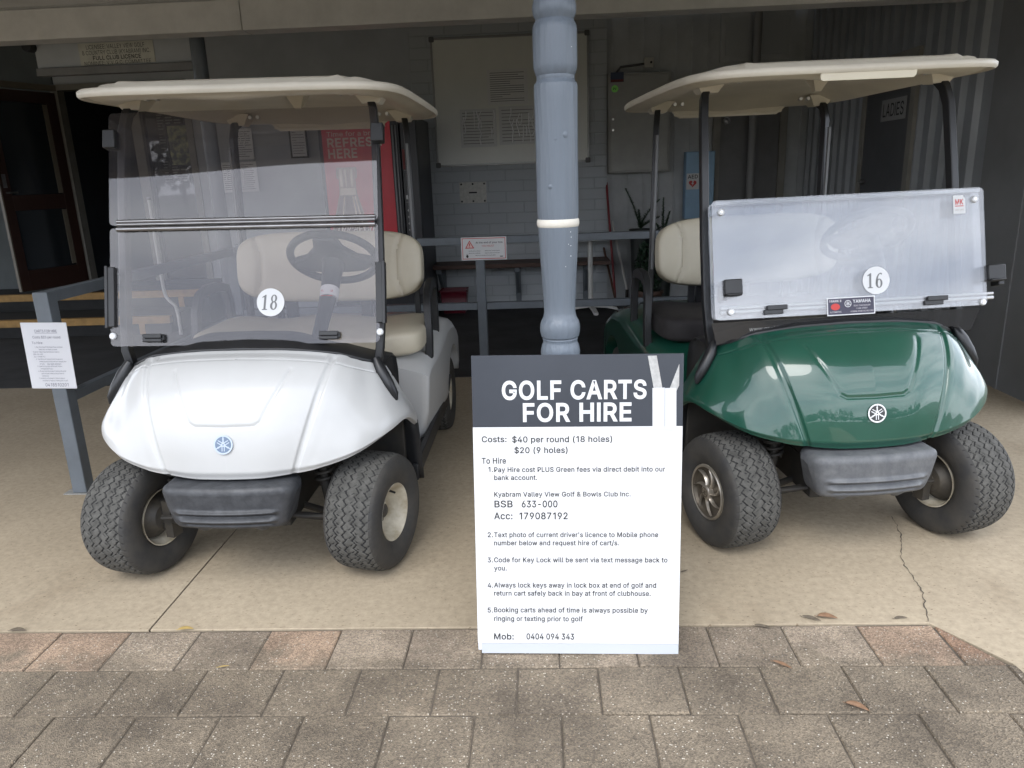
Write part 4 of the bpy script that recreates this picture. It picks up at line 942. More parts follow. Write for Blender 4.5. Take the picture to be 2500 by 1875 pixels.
        for yy, r_ in ((L1 + .019, .0070), (L1 + .007, .0070), (L1 - .011, .0095)):
            mb.tube([FR @ Vector((-.505, yy, .010)), FR @ Vector((.497, yy, .010))], r_, 10)
        mb.build("hinge_strip", M_chrome, T)
        for s in (-1, 1):
            mb = MB(); mb.box(((s * .524 - .010) - .018, .075, -.012), ((s * .524 - .010) + .018, .305, .018), 0, FR)
            mb.box(((s * .524 - .010) - .018 * 0 + s * .012 - .006, .07, .018), ((s * .524 - .010) + s * .012 + .006, .31, .022), 0, FR)
            mb.build("edge_channel", M_black, T, bevel=.003)
            mb = MB(); mb.box(((s * .520 - .010) - .024, .765, -.02), ((s * .520 - .010) + .024, .835, .022), 0, FR); mb.build("top_clamp", M_black, T, bevel=.004)
            mb = MB(); mb.lathe([(0, .012), (.011, .012), (.0135, .009), (.0135, .004)], 20, 0, 'Z', True, FR @ Matrix.Translation((s * .518 - .010, .040, 0)))
            mb.lathe([(.0, .0135), (.005, .0133), (.006, .012)], 12, 1, 'Z', True, FR @ Matrix.Translation((s * .518 - .010, .040, 0)))
            mb.build("pane_bolt", [M_white, M_steel], T)
        for xx in (-.365, .315):
            mb = MB(); mb.box((xx - .036, .028, .004), (xx + .036, .045, .030), 0, FR); mb.box((xx - .036, .014, .004), (xx + .036, .026, .030), 0, FR)
            mb.box((xx - .030, .020, .004), (xx + .042, .040, .020), 0, FR); mb.build("rest_clip", M_black, T, bevel=.002)
        sx, syy = .088, .160
        stick_z = .0056
    else:
        o0 = Vector((.018, .112, .892)); up = Vector((0, .13, .44)).normalized()
        nn = Vector((1, 0, 0)).cross(up).normalized()
        if nn.y > 0: nn = -nn
        FB = rot_frame(o0, (1, 0, 0), nn)
        mb = MB(); mb.prism(rrect(-.535, 0, .555, .452, .018), 0, .005, 0, FB); mb.build("windscreen_lower", M_glassG, T)
        o1 = Vector((.025, .078, .896)); up1 = Vector((0, .125, .44)).normalized()
        n1 = Vector((1, 0, 0)).cross(up1).normalized()
        if n1.y > 0: n1 = -n1
        FR = rot_frame(o1, (1, 0, 0), n1)
        mb = MB(); pane(mb, -.540, .0, .540, .462, FR, .0); mb.build("windscreen_upper", M_glassG, T)
        mb = MB()
        for yy, r_ in ((.030, .007), (.046, .006)):
            mb.tube([FR @ Vector((-.51, yy, -.012)), FR @ Vector((.575, yy, -.012))], r_, 10)
        mb.box((-.52, .445, -.020), (.53, .458, .0), 0, FR)
        mb.build("hinge_strip", mat("clear_hinge", (.55, .56, .57), .3, metal=.3), T)
        # smoked strip filling the gap down to the cowl
        xs = np.linspace(-.50, .52, 52)
        poly = [(x, (lip_z(x) + .006) if abs(x) < .44 else .818 - .02 * smoothstep(.44, .5, abs(x))) for x in xs]
        poly = [(x, float(z)) for x, z in poly] + [(.545, .885), (-.525, .885)]
        mb = MB(); mb.prism(poly, -.002, .002, 0, rot_frame((0, .085, 0), (1, 0, 0), (0, -1, 0)))
        mb.text("www.cooldryer", width=.155, cap=.016, at=(-.375, .846), mi=1, M=rot_frame((0, .0825, 0), (1, 0, 0), (0, -1, 0)), depth=.0002)
        mb.build("windscreen_skirt", [M_glassL, mat("etched_letters", (.30, .30, .29), .7)], T)
        for s, xx in ((-1, -.468), (1, .575)):
            mb = MB(); mb.box((xx - .035, .095, -.035), (xx + .035, .155, .020), 0, FR); mb.box((xx - .030, .09, .0), (xx + .030, .10, .030), 0, FR)
            mb.box((xx - s * -.03 - .012, .075, -.05), (xx - s * -.03 + .012, .13, .0), 0, FR)
            mb.build("pane_clamp", M_black, T, bevel=.004)
        for xx, yy in ((-.505, .415), (.500, .415), (-.478, .030), (.52, .012)):
            mb = MB(); mb.lathe([(0, .014), (.011, .014), (.0135, .010), (.0135, .005)], 20, 0, 'Z', True, FR @ Matrix.Translation((xx, yy, 0)))
            mb.lathe([(.0, .0155), (.005, .0153), (.006, .014)], 12, 1, 'Z', True, FR @ Matrix.Translation((xx, yy, 0)))
            mb.build("pane_bolt", [M_white, M_steel], T)
        for xx in (-.30, .335):
            mb = MB(); mb.box((xx - .040, .028, .004), (xx + .040, .046, .020), 0, FR); mb.box((xx - .05, .012, -.002), (xx + .025, .030, .014), 0, FR)
            mb.build("rest_clip", M_black, T, bevel=.002)
        # dealer sticker and small maker's sticker
        mb = MB(); mb.prism(rrect(-.100, -.008, .090, .062, .002), .0052, .0056, 0, FR); mb.prism(rrect(-.096, -.004, .086, .058, .002), .0056, .0059, 1, FR)
        mb.text("MARK II", width=.046, cap=.009, at=(-.067, .044), align='CENTER', bold=.02, mi=2, M=FR, depth=.0062)
        mb.prism(circ(-.067, .026, .018, 24, .013), .0059, .0062, 3, FR)
        mb.text("AUTOMOTIVE", width=.046, cap=.006, at=(-.067, .003), align='CENTER', mi=2, M=FR, depth=.0062)
        tuning_forks(mb, .0135, .0066, FR @ Matrix.Translation((-.018, .036, 0)), 0, 1)
        mb.text("YAMAHA", width=.071, cap=.013, at=(.002, .038), bold=.03, mi=0, M=FR, depth=.0064)
        for k, (w_, tx) in enumerate(((.066, "GOLF CAR DEALER"), (.044, "5 VINE STREET"), (.090, "KYABRAM  PHONE (03) 5852 2888"))):
            mb.text(tx, width=w_, cap=.0055, at=(.038, .0245 - .011 * k), align='CENTER', mi=2, M=FR, depth=.0064)
        mb.build("dealer_sticker", [M_white, mat("navy_print", (.035, .032, .06), .5), mat("pale_print", (.62, .6, .62), .5), M_red], T)
        mb = MB(); mb.prism([(.416, .362), (.464, .362), (.464, .418), (.456, .434), (.416, .434)], .0052, .0056, 0, FR)
        mb.text("MK", width=.032, cap=.020, at=(.440, .398), align='CENTER', bold=.04, mi=1, M=FR, depth=.006)
        mb.box((.423, .3905, .0056), (.457, .3935, .0059), 1, FR)
        mb.text("GOLF CARS", width=.034, cap=.006, at=(.440, .374), align='CENTER', mi=2, M=FR, depth=.006)
        mb.build("maker_sticker", [M_white, M_red, M_tan], T)
        sx, syy = .098, .120
        stick_z = .0056
    mb = MB(); mb.prism(circ(sx, syy, .0535, 48), .0052, stick_z, 0, FR)
    digit(mb, number[0], sx - .036, syy - .029, .058, stick_z + .0006, 1, FR, .10 if not folded else .02)
    digit(mb, number[1], sx - .004, syy - .029, .058, stick_z + .0006, 1, FR, .10 if not folded else .02)
    mb.build("number_sticker", [M_white, mat("grey_numerals", (.16, .165, .17), .6)], T)
    if folded:                                           # knocks on the wing tip
        mb = MB()
        rnd = random.Random(5)
        C7 = [Vector(p) for p in COWL[6]]; C8 = [Vector(p) for p in COWL[7]]; C5 = [Vector(p) for p in COWL[5]]
        for k, (t, w_) in enumerate(((2.9, .05), (3.2, .03), (3.6, .03), (3.75, .02), (4.2, .045), (3.4, .02))):
            i = int(t); u = t - i
            a = C7[i].lerp(C7[i + 1], u); b = C5[i].lerp(C5[i + 1], u)
            off = Vector((.35, -.6, .4)).normalized() * .009
            p = a + off; q = a.lerp(b, w_ * 9) + off
            mb.tube([p, p.lerp(q, .5) + Vector((0, 0, .003)), q], [.0012, .0034, .0006], 5)
        mb.build("paint_scratches", mat("bare_plastic_scratch", (.52, .60, .55), .6), T)
    # the body sits a touch low on one side of its springs
    SH = Matrix.Identity(4); SH[0][2] = sway
    L = Matrix.Translation((0, 0, .45)) @ SH @ Matrix.Rotation(lean, 4, 'Y') @ Matrix.Translation((0, 0, -.45))
    bpy.context.view_layer.update()
    for c in list(T.children):
        if not c.name.startswith("wheel"):
            c.data.transform(L @ c.matrix_basis); c.matrix_basis = Matrix.Identity(4)
    return T

white_cart = make_cart("golf_cart", "white golf cart numbered 18 with its tinted windscreen raised", (-1.135, 2.637, 0), rad(0.3), M_paintW, "18", False, rad(-15), rad(.7), -.006)
green_cart = make_cart("golf_cart", "dark green golf cart numbered 16 with its windscreen folded down", (1.166, 2.827, 0), rad(5.6), M_paintG, "16", True, rad(14), rad(-.7), .034)
# ------------------------------------------------------------------ setting: ground
def ground_mats():
    # trowelled concrete slab
    m = bpy.data.materials.new("concrete_slab"); m.use_nodes = True
    n, l = m.node_tree.nodes, m.node_tree.links
    p = n["Principled BSDF"]; p.inputs["Roughness"].default_value = .82
    t = n.new("ShaderNodeTexCoord")
    def noise(sc, det, ro=.6, st=None):
        a = n.new("ShaderNodeTexNoise"); a.inputs["Scale"].default_value = sc; a.inputs["Detail"].default_value = det; a.inputs["Roughness"].default_value = ro
        v = t.outputs["Object"]
        if st:
            g = n.new("ShaderNodeMapping"); g.inputs["Scale"].default_value = st; l.new(v, g.inputs["Vector"]); v = g.outputs["Vector"]
        l.new(v, a.inputs["Vector"]); return a.outputs["Fac"]
    def ramp(f, p0, c0, p1, c1):
        r = n.new("ShaderNodeValToRGB"); r.color_ramp.elements[0].position = p0; r.color_ramp.elements[0].color = (*c0, 1)
        r.color_ramp.elements[1].position = p1; r.color_ramp.elements[1].color = (*c1, 1); l.new(f, r.inputs["Fac"]); return r.outputs["Color"]
    def mix(fac, a, b, mode='MIX', f=1.0):
        x = n.new("ShaderNodeMix"); x.data_type = 'RGBA'; x.blend_type = mode
        if fac is None: x.inputs[0].default_value = f
        else: l.new(fac, x.inputs[0])
        l.new(a, x.inputs[6]); l.new(b, x.inputs[7]); return x.outputs[2]
    base = ramp(noise(1.1, 6), .32, (.318, .264, .186), .68, (.408, .342, .246))
    fine = ramp(noise(38, 5, .7), .35, (.82, .81, .80), .62, (1.04, 1.03, 1.02))
    col = mix(None, base, fine, 'MULTIPLY')
    spk = ramp(noise(60, 2, .5, (1, 2.2, 1)), .655, (1, 1, 1), .70, (.50, .44, .38))
    col = mix(None, col, spk, 'MULTIPLY', .8)
    st = ramp(noise(2.3, 4, .6, (1, .6, 1)), .60, (1, 1, 1), .78, (.70, .66, .62))
    col = mix(None, col, st, 'MULTIPLY', .8)
    l.new(col, p.inputs["Base Color"])
    b = n.new("ShaderNodeBump"); b.inputs["Strength"].default_value = .25; b.inputs["Distance"].default_value = .003
    l.new(noise(140, 4, .65), b.inputs["Height"]); l.new(b.outputs["Normal"], p.inputs["Normal"])
    # exposed-aggregate paver; the brick's own tone comes from a colour attribute
    q = bpy.data.materials.new("aggregate_paver"); q.use_nodes = True
    n, l = q.node_tree.nodes, q.node_tree.links
    p = n["Principled BSDF"]; p.inputs["Roughness"].default_value = .85
    t = n.new("ShaderNodeTexCoord")
    at = n.new("ShaderNodeAttribute"); at.attribute_name = "tone"; at.attribute_type = 'GEOMETRY'
    def vor(sc, rnd=1.0):
        a = n.new("ShaderNodeTexVoronoi"); a.inputs["Scale"].default_value = sc; a.inputs["Randomness"].default_value = rnd
        l.new(t.outputs["Object"], a.inputs["Vector"]); return a
    v1 = vor(250); v2 = vor(125)
    sep = n.new("ShaderNodeSeparateColor"); l.new(v1.outputs["Color"], sep.inputs["Color"])
    grains = ramp(sep.outputs["Red"], .0, (.60, .59, .58), 1.0, (1.38, 1.36, 1.32))
    col = mix(None, at.outputs["Color"], grains, 'MULTIPLY')
    sep2 = n.new("ShaderNodeSeparateColor"); l.new(v2.outputs["Color"], sep2.inputs["Color"])
    near = n.new("ShaderNodeMath"); near.operation = 'LESS_THAN'; near.inputs[1].default_value = .0042 * 125 * .55
    l.new(v2.outputs["Distance"], near.inputs[0])
    pick = n.new("ShaderNodeMath"); pick.operation = 'GREATER_THAN'; pick.inputs[1].default_value = .78
    l.new(sep2.outputs["Green"], pick.inputs[0])
    mul = n.new("ShaderNodeMath"); mul.operation = 'MULTIPLY'; l.new(near.outputs[0], mul.inputs[0]); l.new(pick.outputs[0], mul.inputs[1])
    peb = ramp(sep2.outputs["Blue"], .2, (.28, .22, .15), .8, (.52, .48, .41))
    col = mix(mul.outputs[0], col, peb)
    big = ramp(noise(3.2, 5), .36, (.62, .60, .58), .66, (1.18, 1.16, 1.12))
    col = mix(None, col, big, 'MULTIPLY')
    # grime spreading from the road side over the pale border course
    sx = n.new("ShaderNodeSeparateXYZ"); l.new(t.outputs["Object"], sx.inputs[0])
    mr = n.new("ShaderNodeMapRange"); mr.inputs["From Min"].default_value = 2.19; mr.inputs["From Max"].default_value = 1.96
    mr.inputs["To Min"].default_value = -.30; mr.inputs["To Max"].default_value = .13; l.new(sx.outputs["Y"], mr.inputs["Value"])
    ad = n.new("ShaderNodeMath"); ad.operation = 'ADD'; l.new(noise(7.0, 6, .65), ad.inputs[0]); l.new(mr.outputs["Result"], ad.inputs[1])
    gm = ramp(ad.outputs[0], .44, (0, 0, 0), .62, (1, 1, 1))
    base2 = n.new("ShaderNodeRGB"); base2.outputs[0].default_value = (.172, .144, .109, 1)
    dark = mix(None, base2.outputs[0], grains, 'MULTIPLY')
    dark = mix(mul.outputs[0], dark, peb)
    dark = mix(None, dark, big, 'MULTIPLY')
    gs = n.new("ShaderNodeMath"); gs.operation = 'MULTIPLY'; gs.inputs[1].default_value = .85; l.new(gm, gs.inputs[0])
    col = mix(gs.outputs[0], col, dark)
    l.new(col, p.inputs["Base Color"])
    b = n.new("ShaderNodeBump"); b.inputs["Strength"].default_value = .7; b.inputs["Distance"].default_value = .004
    l.new(v1.outputs["Distance"], b.inputs["Height"]); l.new(b.outputs["Normal"], p.inputs["Normal"])
    return m, q
M_conc, M_pave = ground_mats()
M_joint = mat("dark_joint", (.035, .030, .024), .95, var=.4, scale=20)
M_sand = mat("joint_sand", (.115, .095, .072), .95, var=.4, scale=30, bump=.4, bscale=120)

EDGE_Y, CX, CY2 = 2.185, 1.232, 1.965
# far ground sheet behind and around everything
mb = MB(); mb.add([(-200, -200, -.06), (200, -200, -.06), (200, 60, -.06), (-200, 60, -.06)], [(0, 1, 2, 3)])
struct(mb.build("ground", mat("dry_grass_ground", (.085, .080, .055), .9, var=.5, scale=.8, color2=(.11, .095, .065)), None))
# concrete slab of the cart bay, saw joint cut as a real gap, right part comes forward past the paving corner
JX = -1.378
def slab(poly, top=0.0):
    mb = MB(); mb.prism(poly, -.055, top); return mb
mb = MB()
mb.prism([(-9, EDGE_Y), (JX - .0035, EDGE_Y), (JX - .0045, 5.45), (-9, 5.45)], -.055, 0)
mb.prism([(JX + .0035, EDGE_Y), (CX, EDGE_Y), (1.372, 1.975), (1.38, 1.90), (1.45, -3), (2.95, -3), (2.95, 5.45), (JX + .0025, 5.45)], -.055, 0)
struct(mb.build("concrete_slab", M_conc, None, bevel=.002, seg=2))
mb = MB(); mb.box((JX - .02, EDGE_Y + .004, -.05), (JX + .02, 5.44, -.006))
struct(mb.build("slab_joint_filler", M_joint, None))
# hairline crack, from the paving corner to the green cart
mb = MB(); rnd = random.Random(3)
pts = []
for i in range(46):
    t = i / 45
    x = 1.234 + (1.46 - 1.234) * t + .035 * math.sin(t * 9) * t * (1 - t) * 2 + rnd.uniform(-.005, .005)
    pts.append((x, 2.19 + .78 * t))
v = []
for i, (x, y) in enumerate(pts):
    w = .0007 + rnd.random() ** 2 * .0022
    v += [(x - w, y, .0012), (x + w, y, .0012)]
mb.add(v, [(2 * i, 2 * i + 1, 2 * i + 3, 2 * i + 2) for i in range(45)])
struct(mb.build("slab_crack", mat("crack_grit", (.085, .070, .052), .95), None))
# paving bed and pavers
mb = MB(); mb.prism([(-9, -6), (1.44, -6), (1.44, 1.93), (1.36, 1.975), (1.225, 2.18), (-9, 2.183)], -.056, -.0055)
struct(mb.build("paving_bed", M_sand, None))
rnd = random.Random(11)
PV, PF, PT = [], [], []
def paver(x0, x1, y0, y1, tone, corner=None):
    g = .0022; x0 += g; x1 -= g; y0 += g; y1 -= g
    dz = rnd.uniform(-.0025, .0015); tx, ty = rnd.uniform(-.004, .004), rnd.uniform(-.004, .004)
    c = .0035
    poly = [(x0, y0), (x1, y0), (x1, y1), (x0, y1)]
    if corner: poly = corner
    cx = sum(p[0] for p in poly) / len(poly); cy = sum(p[1] for p in poly) / len(poly)
    def H(x, y): return dz + tx * (x - cx) + ty * (y - cy)
    n = len(poly); o = len(PV)
    j = lambda: rnd.uniform(-.0014, .0014)
    inner = [(x + (c if x < cx else -c) + j(), y + (c if y < cy else -c) + j()) for x, y in poly]
    for x, y in poly: PV.append((x, y, -.05))
    for x, y in poly: PV.append((x, y, H(x, y) - .004))
    for x, y in inner: PV.append((x, y, H(x, y)))
    for a in (0, n):
        for k in range(n): PF.append((o + a + k, o + a + (k + 1) % n, o + a + n + (k + 1) % n, o + a + n + k))
    PF.append(tuple(o + 2 * n + k for k in range(n)))
    PT.extend([tone] * (3 * n))
W_, H_ = .2427, .2075
row_y = EDGE_Y - .009
def tone(row, i):
    base = np.array([.172, .143, .107])
    if row == 0:
        r = rnd.random()
        base = np.array([.275, .230, .180]) * rnd.uniform(.8, 1.08)
        if r < .38: base = np.array([.330, .245, .180]) * rnd.uniform(.88, 1.05)
    else: base = base * rnd.uniform(.86, 1.16)
    return tuple(base)
for r in range(28):
    y1 = row_y - r * H_; y0 = y1 - H_
    off = .0217 + (0 if r % 2 == 0 else .1150)
    for i in range(-34, 7):
        x0 = off + i * W_; x1 = x0 + W_
        lim = 1.235 if r == 0 else (1.415 if r == 1 else 1.425)
        if x0 > lim - .03: continue
        x1 = min(x1, lim)
        if r == 0 and x1 < -.0 and rnd.random() < .0: continue
        tn = tone(r, i)
        paver(x0, x1, y0, y1, tn)
    if r == 0:
        paver(0, 0, 0, 0, (.32, .21, .145), [(1.240, y0 + .003), (1.354, y0 + .003), (1.240, y1 - .010)])
me = bpy.data.meshes.new("paving"); me.from_pydata(PV, [], PF); me.materials.append(M_pave)
ca = me.color_attributes.new("tone", 'FLOAT_COLOR', 'POINT')
ca.data.foreach_set("color", [c for t_ in PT for c in (*t_, 1.0)])
o = bpy.data.objects.new("paving", me); COL.objects.link(o); struct(o)
# dark floor beyond the railing
mb = MB(); mb.prism([(-9, 5.45), (2.95, 5.45), (2.95, 8.62), (-9, 8.62)], -.05, .004)
struct(mb.build("verandah_floor", mat("dark_floor_carpet", (.035, .035, .036), .9, var=.5, scale=3, bump=.3, bscale=200), None))

# ------------------------------------------------------------------ clubhouse
WY = 8.70
M_wallg = mat("grey_wall_paint", (.47, .50, .535), .7, var=.15, scale=2.2, bump=.05, bscale=90)
M_trim = mat("cream_trim_paint", (.72, .72, .72), .6, var=.15, scale=5, bump=.06, bscale=60)
M_clad = mat("clad_paint", (.48, .50, .51), .55, var=.2, scale=3)
M_side = mat("side_wall_paint", (.20, .205, .21), .6, var=.2, scale=1.6)
M_rib = mat("ribbed_sheet_paint", (.26, .275, .29), .38, var=.2, scale=2)
M_soff = mat("soffit_paint", (.74, .75, .77), .7, var=.12, scale=2.5)
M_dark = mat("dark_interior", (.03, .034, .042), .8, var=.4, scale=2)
M_timb = mat("red_brown_timber", (.035, .014, .010), .45, var=.45, scale=8, stretch=(8, 8, .8), color2=(.03, .012, .008))
M_steelp = mat("blue_grey_rail_paint", (.135, .155, .175), .5, var=.18, scale=7, bump=.06, bscale=80)
M_pane = mat("dark_door_glass", (.014, .018, .022), .08)
M_frame = mat("pale_door_frame", (.26, .25, .22), .55, var=.2, scale=6)

club = thing("clubhouse", "grey painted brick and sheet clubhouse behind the carts under a deep verandah", "building", (0, WY, 0))
def P(mb, name, m, parent=club, **k):
    o = mb.build(name, m, parent, **k)
    if parent is club: o.location = (0, -WY, 0)
    return o
# brickwork wall: courses of painted bricks
def brick_mat():
    m = bpy.data.materials.new("painted_brick"); m.use_nodes = True
    n, l = m.node_tree.nodes, m.node_tree.links
    p = n["Principled BSDF"]; p.inputs["Roughness"].default_value = .68
    t = n.new("ShaderNodeTexCoord"); g = n.new("ShaderNodeMapping"); g.inputs["Rotation"].default_value = (rad(90), 0, 0)
    l.new(t.outputs["Object"], g.inputs["Vector"])
    b = n.new("ShaderNodeTexBrick")
    b.inputs["Scale"].default_value = 1.0; b.inputs["Brick Width"].default_value = .40; b.inputs["Row Height"].default_value = .118
    b.inputs["Mortar Size"].default_value = .008; b.inputs["Mortar Smooth"].default_value = .4
    b.inputs["Color1"].default_value = (.45, .48, .505, 1); b.inputs["Color2"].default_value = (.43, .46, .485, 1); b.inputs["Mortar"].default_value = (.375, .40, .425, 1)
    l.new(g.outputs["Vector"], b.inputs["Vector"])
    l.new(b.outputs["Color"], p.inputs["Base Color"])
    u = n.new("ShaderNodeBump"); u.invert = True; u.inputs["Strength"].default_value = .45; u.inputs["Distance"].default_value = .008
    l.new(b.outputs["Fac"], u.inputs["Height"]); l.new(u.outputs["Normal"], p.inputs["Normal"])
    return m
mb = MB(); mb.box((-1.39, WY, 0), (.74, WY + .12, 3.25)); P(mb, "brick_wall", brick_mat())
mb = MB(); mb.box((-3.90, WY, 0), (-1.392, WY + .12, 3.25)); mb.box((-5.40, WY, 2.62), (-3.902, WY + .12, 3.25)); P(mb, "rendered_wall", M_wallg)
mb = MB(); mb.box((-9, WY, 0), (-5.42, WY + .12, 3.25)); P(mb, "dark_wall", mat("charcoal_wall_tone", (.10, .115, .12), .7, var=.2, scale=3))  # wall left of the doorway, given a darker colour
mb = MB(); mb.box((.742, WY + .05, 0), (2.95, WY + .17, 3.25))
for k in range(13): mb.box((.80 + k * .171, WY + .035, 0), (.815 + k * .171, WY + .05, 3.25))
P(mb, "clad_wall", M_clad)
# side wall: ribbed sheet at the back, flat panels nearer the camera
mb = MB(); mb.box((2.95, 4.15, 0), (3.10, 5.3, 3.0)); mb.box((2.942, 4.815, 0), (2.95, 4.845, 2.6)); P(mb, "flat_side_wall", M_side)
mb = MB()
prof = []
y = 5.302
while y < 8.70:
    prof += [(2.95, y), (2.95, y + .11), (2.915, y + .135), (2.915, y + .165), (2.95, y + .19)]; y += .19
prof = [p for p in prof if p[1] < 8.72]
v = [(x, yy, z) for z in (0, 3.25) for x, yy in prof]; n = len(prof)
mb.add(v, [(i, i + 1, n + i + 1, n + i) for i in range(n - 1)])
mb.box((2.96, 5.2, 0), (3.08, 8.9, 3.25)); P(mb, "ribbed_side_wall", M_rib)
# ladies' door in the ribbed wall
mb = MB(); mb.box((2.895, 6.30, .004), (2.912, 7.12, 2.22)); d = P(mb, "ladies_door", mat("dark_door_paint", (.09, .092, .098), .4, var=.15))
for nm, z, (a, b) in (("door_handle", 1.02, (6.98, 7.08)), ("door_lock", 1.30, (7.02, 7.08))):
    mb = MB(); mb.tube([(2.895, 7.05, z), (2.86, 7.05, z)], .024, 12); mb.tube([(2.858, b, z), (2.858, a, z)], .009, 8); mb.build(nm, M_chrome, d)
mb = MB(); mb.box((2.885, 7.122, .004), (2.915, 7.20, 2.30)); mb.box((2.885, 6.22, .004), (2.915, 6.298, 2.30)); mb.box((2.885, 6.298, 2.222), (2.915, 7.122, 2.30)); mb.build("door_frame", M_frame, d)
# dark doorway, timber door standing open, glazed leaf beside it
mb = MB()
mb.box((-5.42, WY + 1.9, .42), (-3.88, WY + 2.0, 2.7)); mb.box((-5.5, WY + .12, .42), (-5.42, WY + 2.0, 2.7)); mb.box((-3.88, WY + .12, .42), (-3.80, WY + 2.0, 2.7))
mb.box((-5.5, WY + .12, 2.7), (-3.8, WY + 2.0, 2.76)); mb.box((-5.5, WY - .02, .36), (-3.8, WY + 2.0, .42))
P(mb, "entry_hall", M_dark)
mb = MB(); mb.box((-5.44, WY - .03, .42), (-5.36, WY + .10, 2.62)); mb.box((-4.58, WY - .03, .42), (-4.47, WY + .10, 2.62)); mb.box((-3.96, WY - .03, .42), (-3.89, WY + .10, 2.62)); mb.box((-5.36, WY - .03, 2.56), (-3.96, WY + .10, 2.62))
P(mb, "door_frame", M_frame)
mb = MB(); mb.box((-4.468, WY + .03, .44), (-3.962, WY + .045, 2.55)); P(mb, "glazed_leaf", glass_mat("door_glass", (.75, .78, .8), .01, f0=.04))
K = Matrix.Translation((-5.40, WY - .04, .43)) @ Matrix.Rotation(rad(-112), 4, 'Z')
mb = MB()
for a, b in ((0, .11), (.70, .81)): mb.box((a, -.02, 0), (b, .02, 2.10), 0, K)
for a, b in ((0, .22), (.86, 1.02), (1.98, 2.10)): mb.box((.11, -.0195, a), (.70, .0195, b), 0, K)
mb.box((.11, -.006, .22), (.70, .006, .86), 1, K); mb.box((.11, -.006, 1.02), (.70, .006, 1.98), 1, K)
for z0, z1 in ((.24, .85), (1.03, 1.97)):
    mb.box((.115, -.021, z0), (.165, -.008, z1), 2, K); mb.box((.115, .008, z0), (.165, .021, z1), 2, K)
mb.box((.80, -.022, 0), (.815, .022, 2.10), 2, K)
mb.box((-.02, -.03, 2.12), (.83, .03, 2.18), 2, K)
td = P(mb, "timber_door", [M_timb, M_pane, mat("pale_door_bead", (.15, .13, .10), .5)], bevel=.002)
mb = MB()
for s in (-1, 1): mb.tube([K @ Vector((.755, s * .02, 1.05)), K @ Vector((.755, s * .06, 1.05)), K @ Vector((.66, s * .06, 1.05))], .009, 8)
mb.build("door_handle", M_chrome, td)
mb = MB(); mb.box((.735, -.024, 1.10), (.775, .024, 1.24), 0, K); mb.build("lock_plate", M_chrome, td)
# second door and frame on the clad wall, downpipe
mb = MB(); mb.box((1.98, WY + .015, .004), (2.62, WY + .034, 2.30)); d2 = P(mb, "rear_door", mat("grey_door_paint", (.17, .17, .17), .5, var=.15))
mb = MB(); mb.box((1.90, WY - .01, .004), (1.978, WY + .034, 2.38)); mb.box((2.622, WY - .01, .004), (2.70, WY + .034, 2.38)); mb.box((1.978, WY - .01, 2.302), (2.622, WY + .034, 2.38)); mb.build("door_frame", M_frame, d2)
mb = MB(); mb.tube([(2.04, WY + .02, 1.96), (2.04, WY - .03, 1.96)], .035, 14); mb.lathe([(.0, .03), (.022, .024), (.03, .01), (.03, 0)], 14, 0, 'Z', True, FRONT(2.04, WY - .02, 1.96)); mb.build("door_knob", M_chrome, d2)
mb = MB(); mb.tube([(2.30, WY - .12, .0), (2.30, WY - .12, 3.2)], .045, 16); P(mb, "downpipe", mat("grey_pipe", (.24, .24, .24), .5))
for x0, x1 in ((1.95, 2.28), (2.34, 2.72)):
    mb = MB(); mb.box((x0, WY + .01, 2.56), (x1, WY + .033, 3.05)); mb.box((x0 + .05, WY - .003, 2.62), (x1 - .05, WY + .01, 2.99), 1); P(mb, "panel_cover", [M_clad, mat("panel_paint", (.40, .42, .43), .55)])
# verandah roof: rear ceiling, beam line on pipe posts, forward soffit and gutter fascia
mb = MB(); mb.box((-14, 5.78, 3.10), (2.95, WY, 3.16)); P(mb, "rear_ceiling", M_soff)
mb = MB(); mb.grid([[(-14, 1.62, 2.53), (-14, 5.60, 2.72)], [(3.1, 1.62, 2.53), (3.1, 5.60, 2.72)]], 0, False); P(mb, "front_soffit", M_soff, solid=.03)
mb = MB(); mb.box((-14, 5.60, 2.505), (-2.06, 5.78, 2.705)); mb.box((-2.056, 5.60, 2.505), (2.95, 5.78, 2.705)); mb.box((-14, 5.62, 2.705), (2.95, 5.76, 3.16)); P(mb, "verandah_beam", M_trim, bevel=.006)
mb = MB(); mb.box((-14, 1.56, 2.43), (3.1, 1.62, 2.60)); mb.grid([[(-14, 1.56, 2.60), (-14, 8.8, 3.9)], [(3.1, 1.56, 2.60), (3.1, 8.8, 3.9)]], 0, False); P(mb, "roof_fascia", M_trim)
for x in (-2.56,):
    mb = MB(); mb.tube([(x, 6.0, 0), (x, 6.0, 3.1)], .055, 18); P(mb, "pipe_post", M_steelp)
mb = MB(); mb.box((-3.84, 6.03, 2.385), (-2.62, 6.06, 2.70)); mb.box((-3.84, 6.00, 2.325), (-2.62, 6.075, 2.378), 2); mb.tube([(-3.855, 6.03, 2.53), (-3.855, 5.955, 2.53)], .036, 16, 1); P(mb, "bulkhead_panel", [M_wallg, M_ink, mat("dull_ledge", (.20, .205, .21), .6, var=.2)])

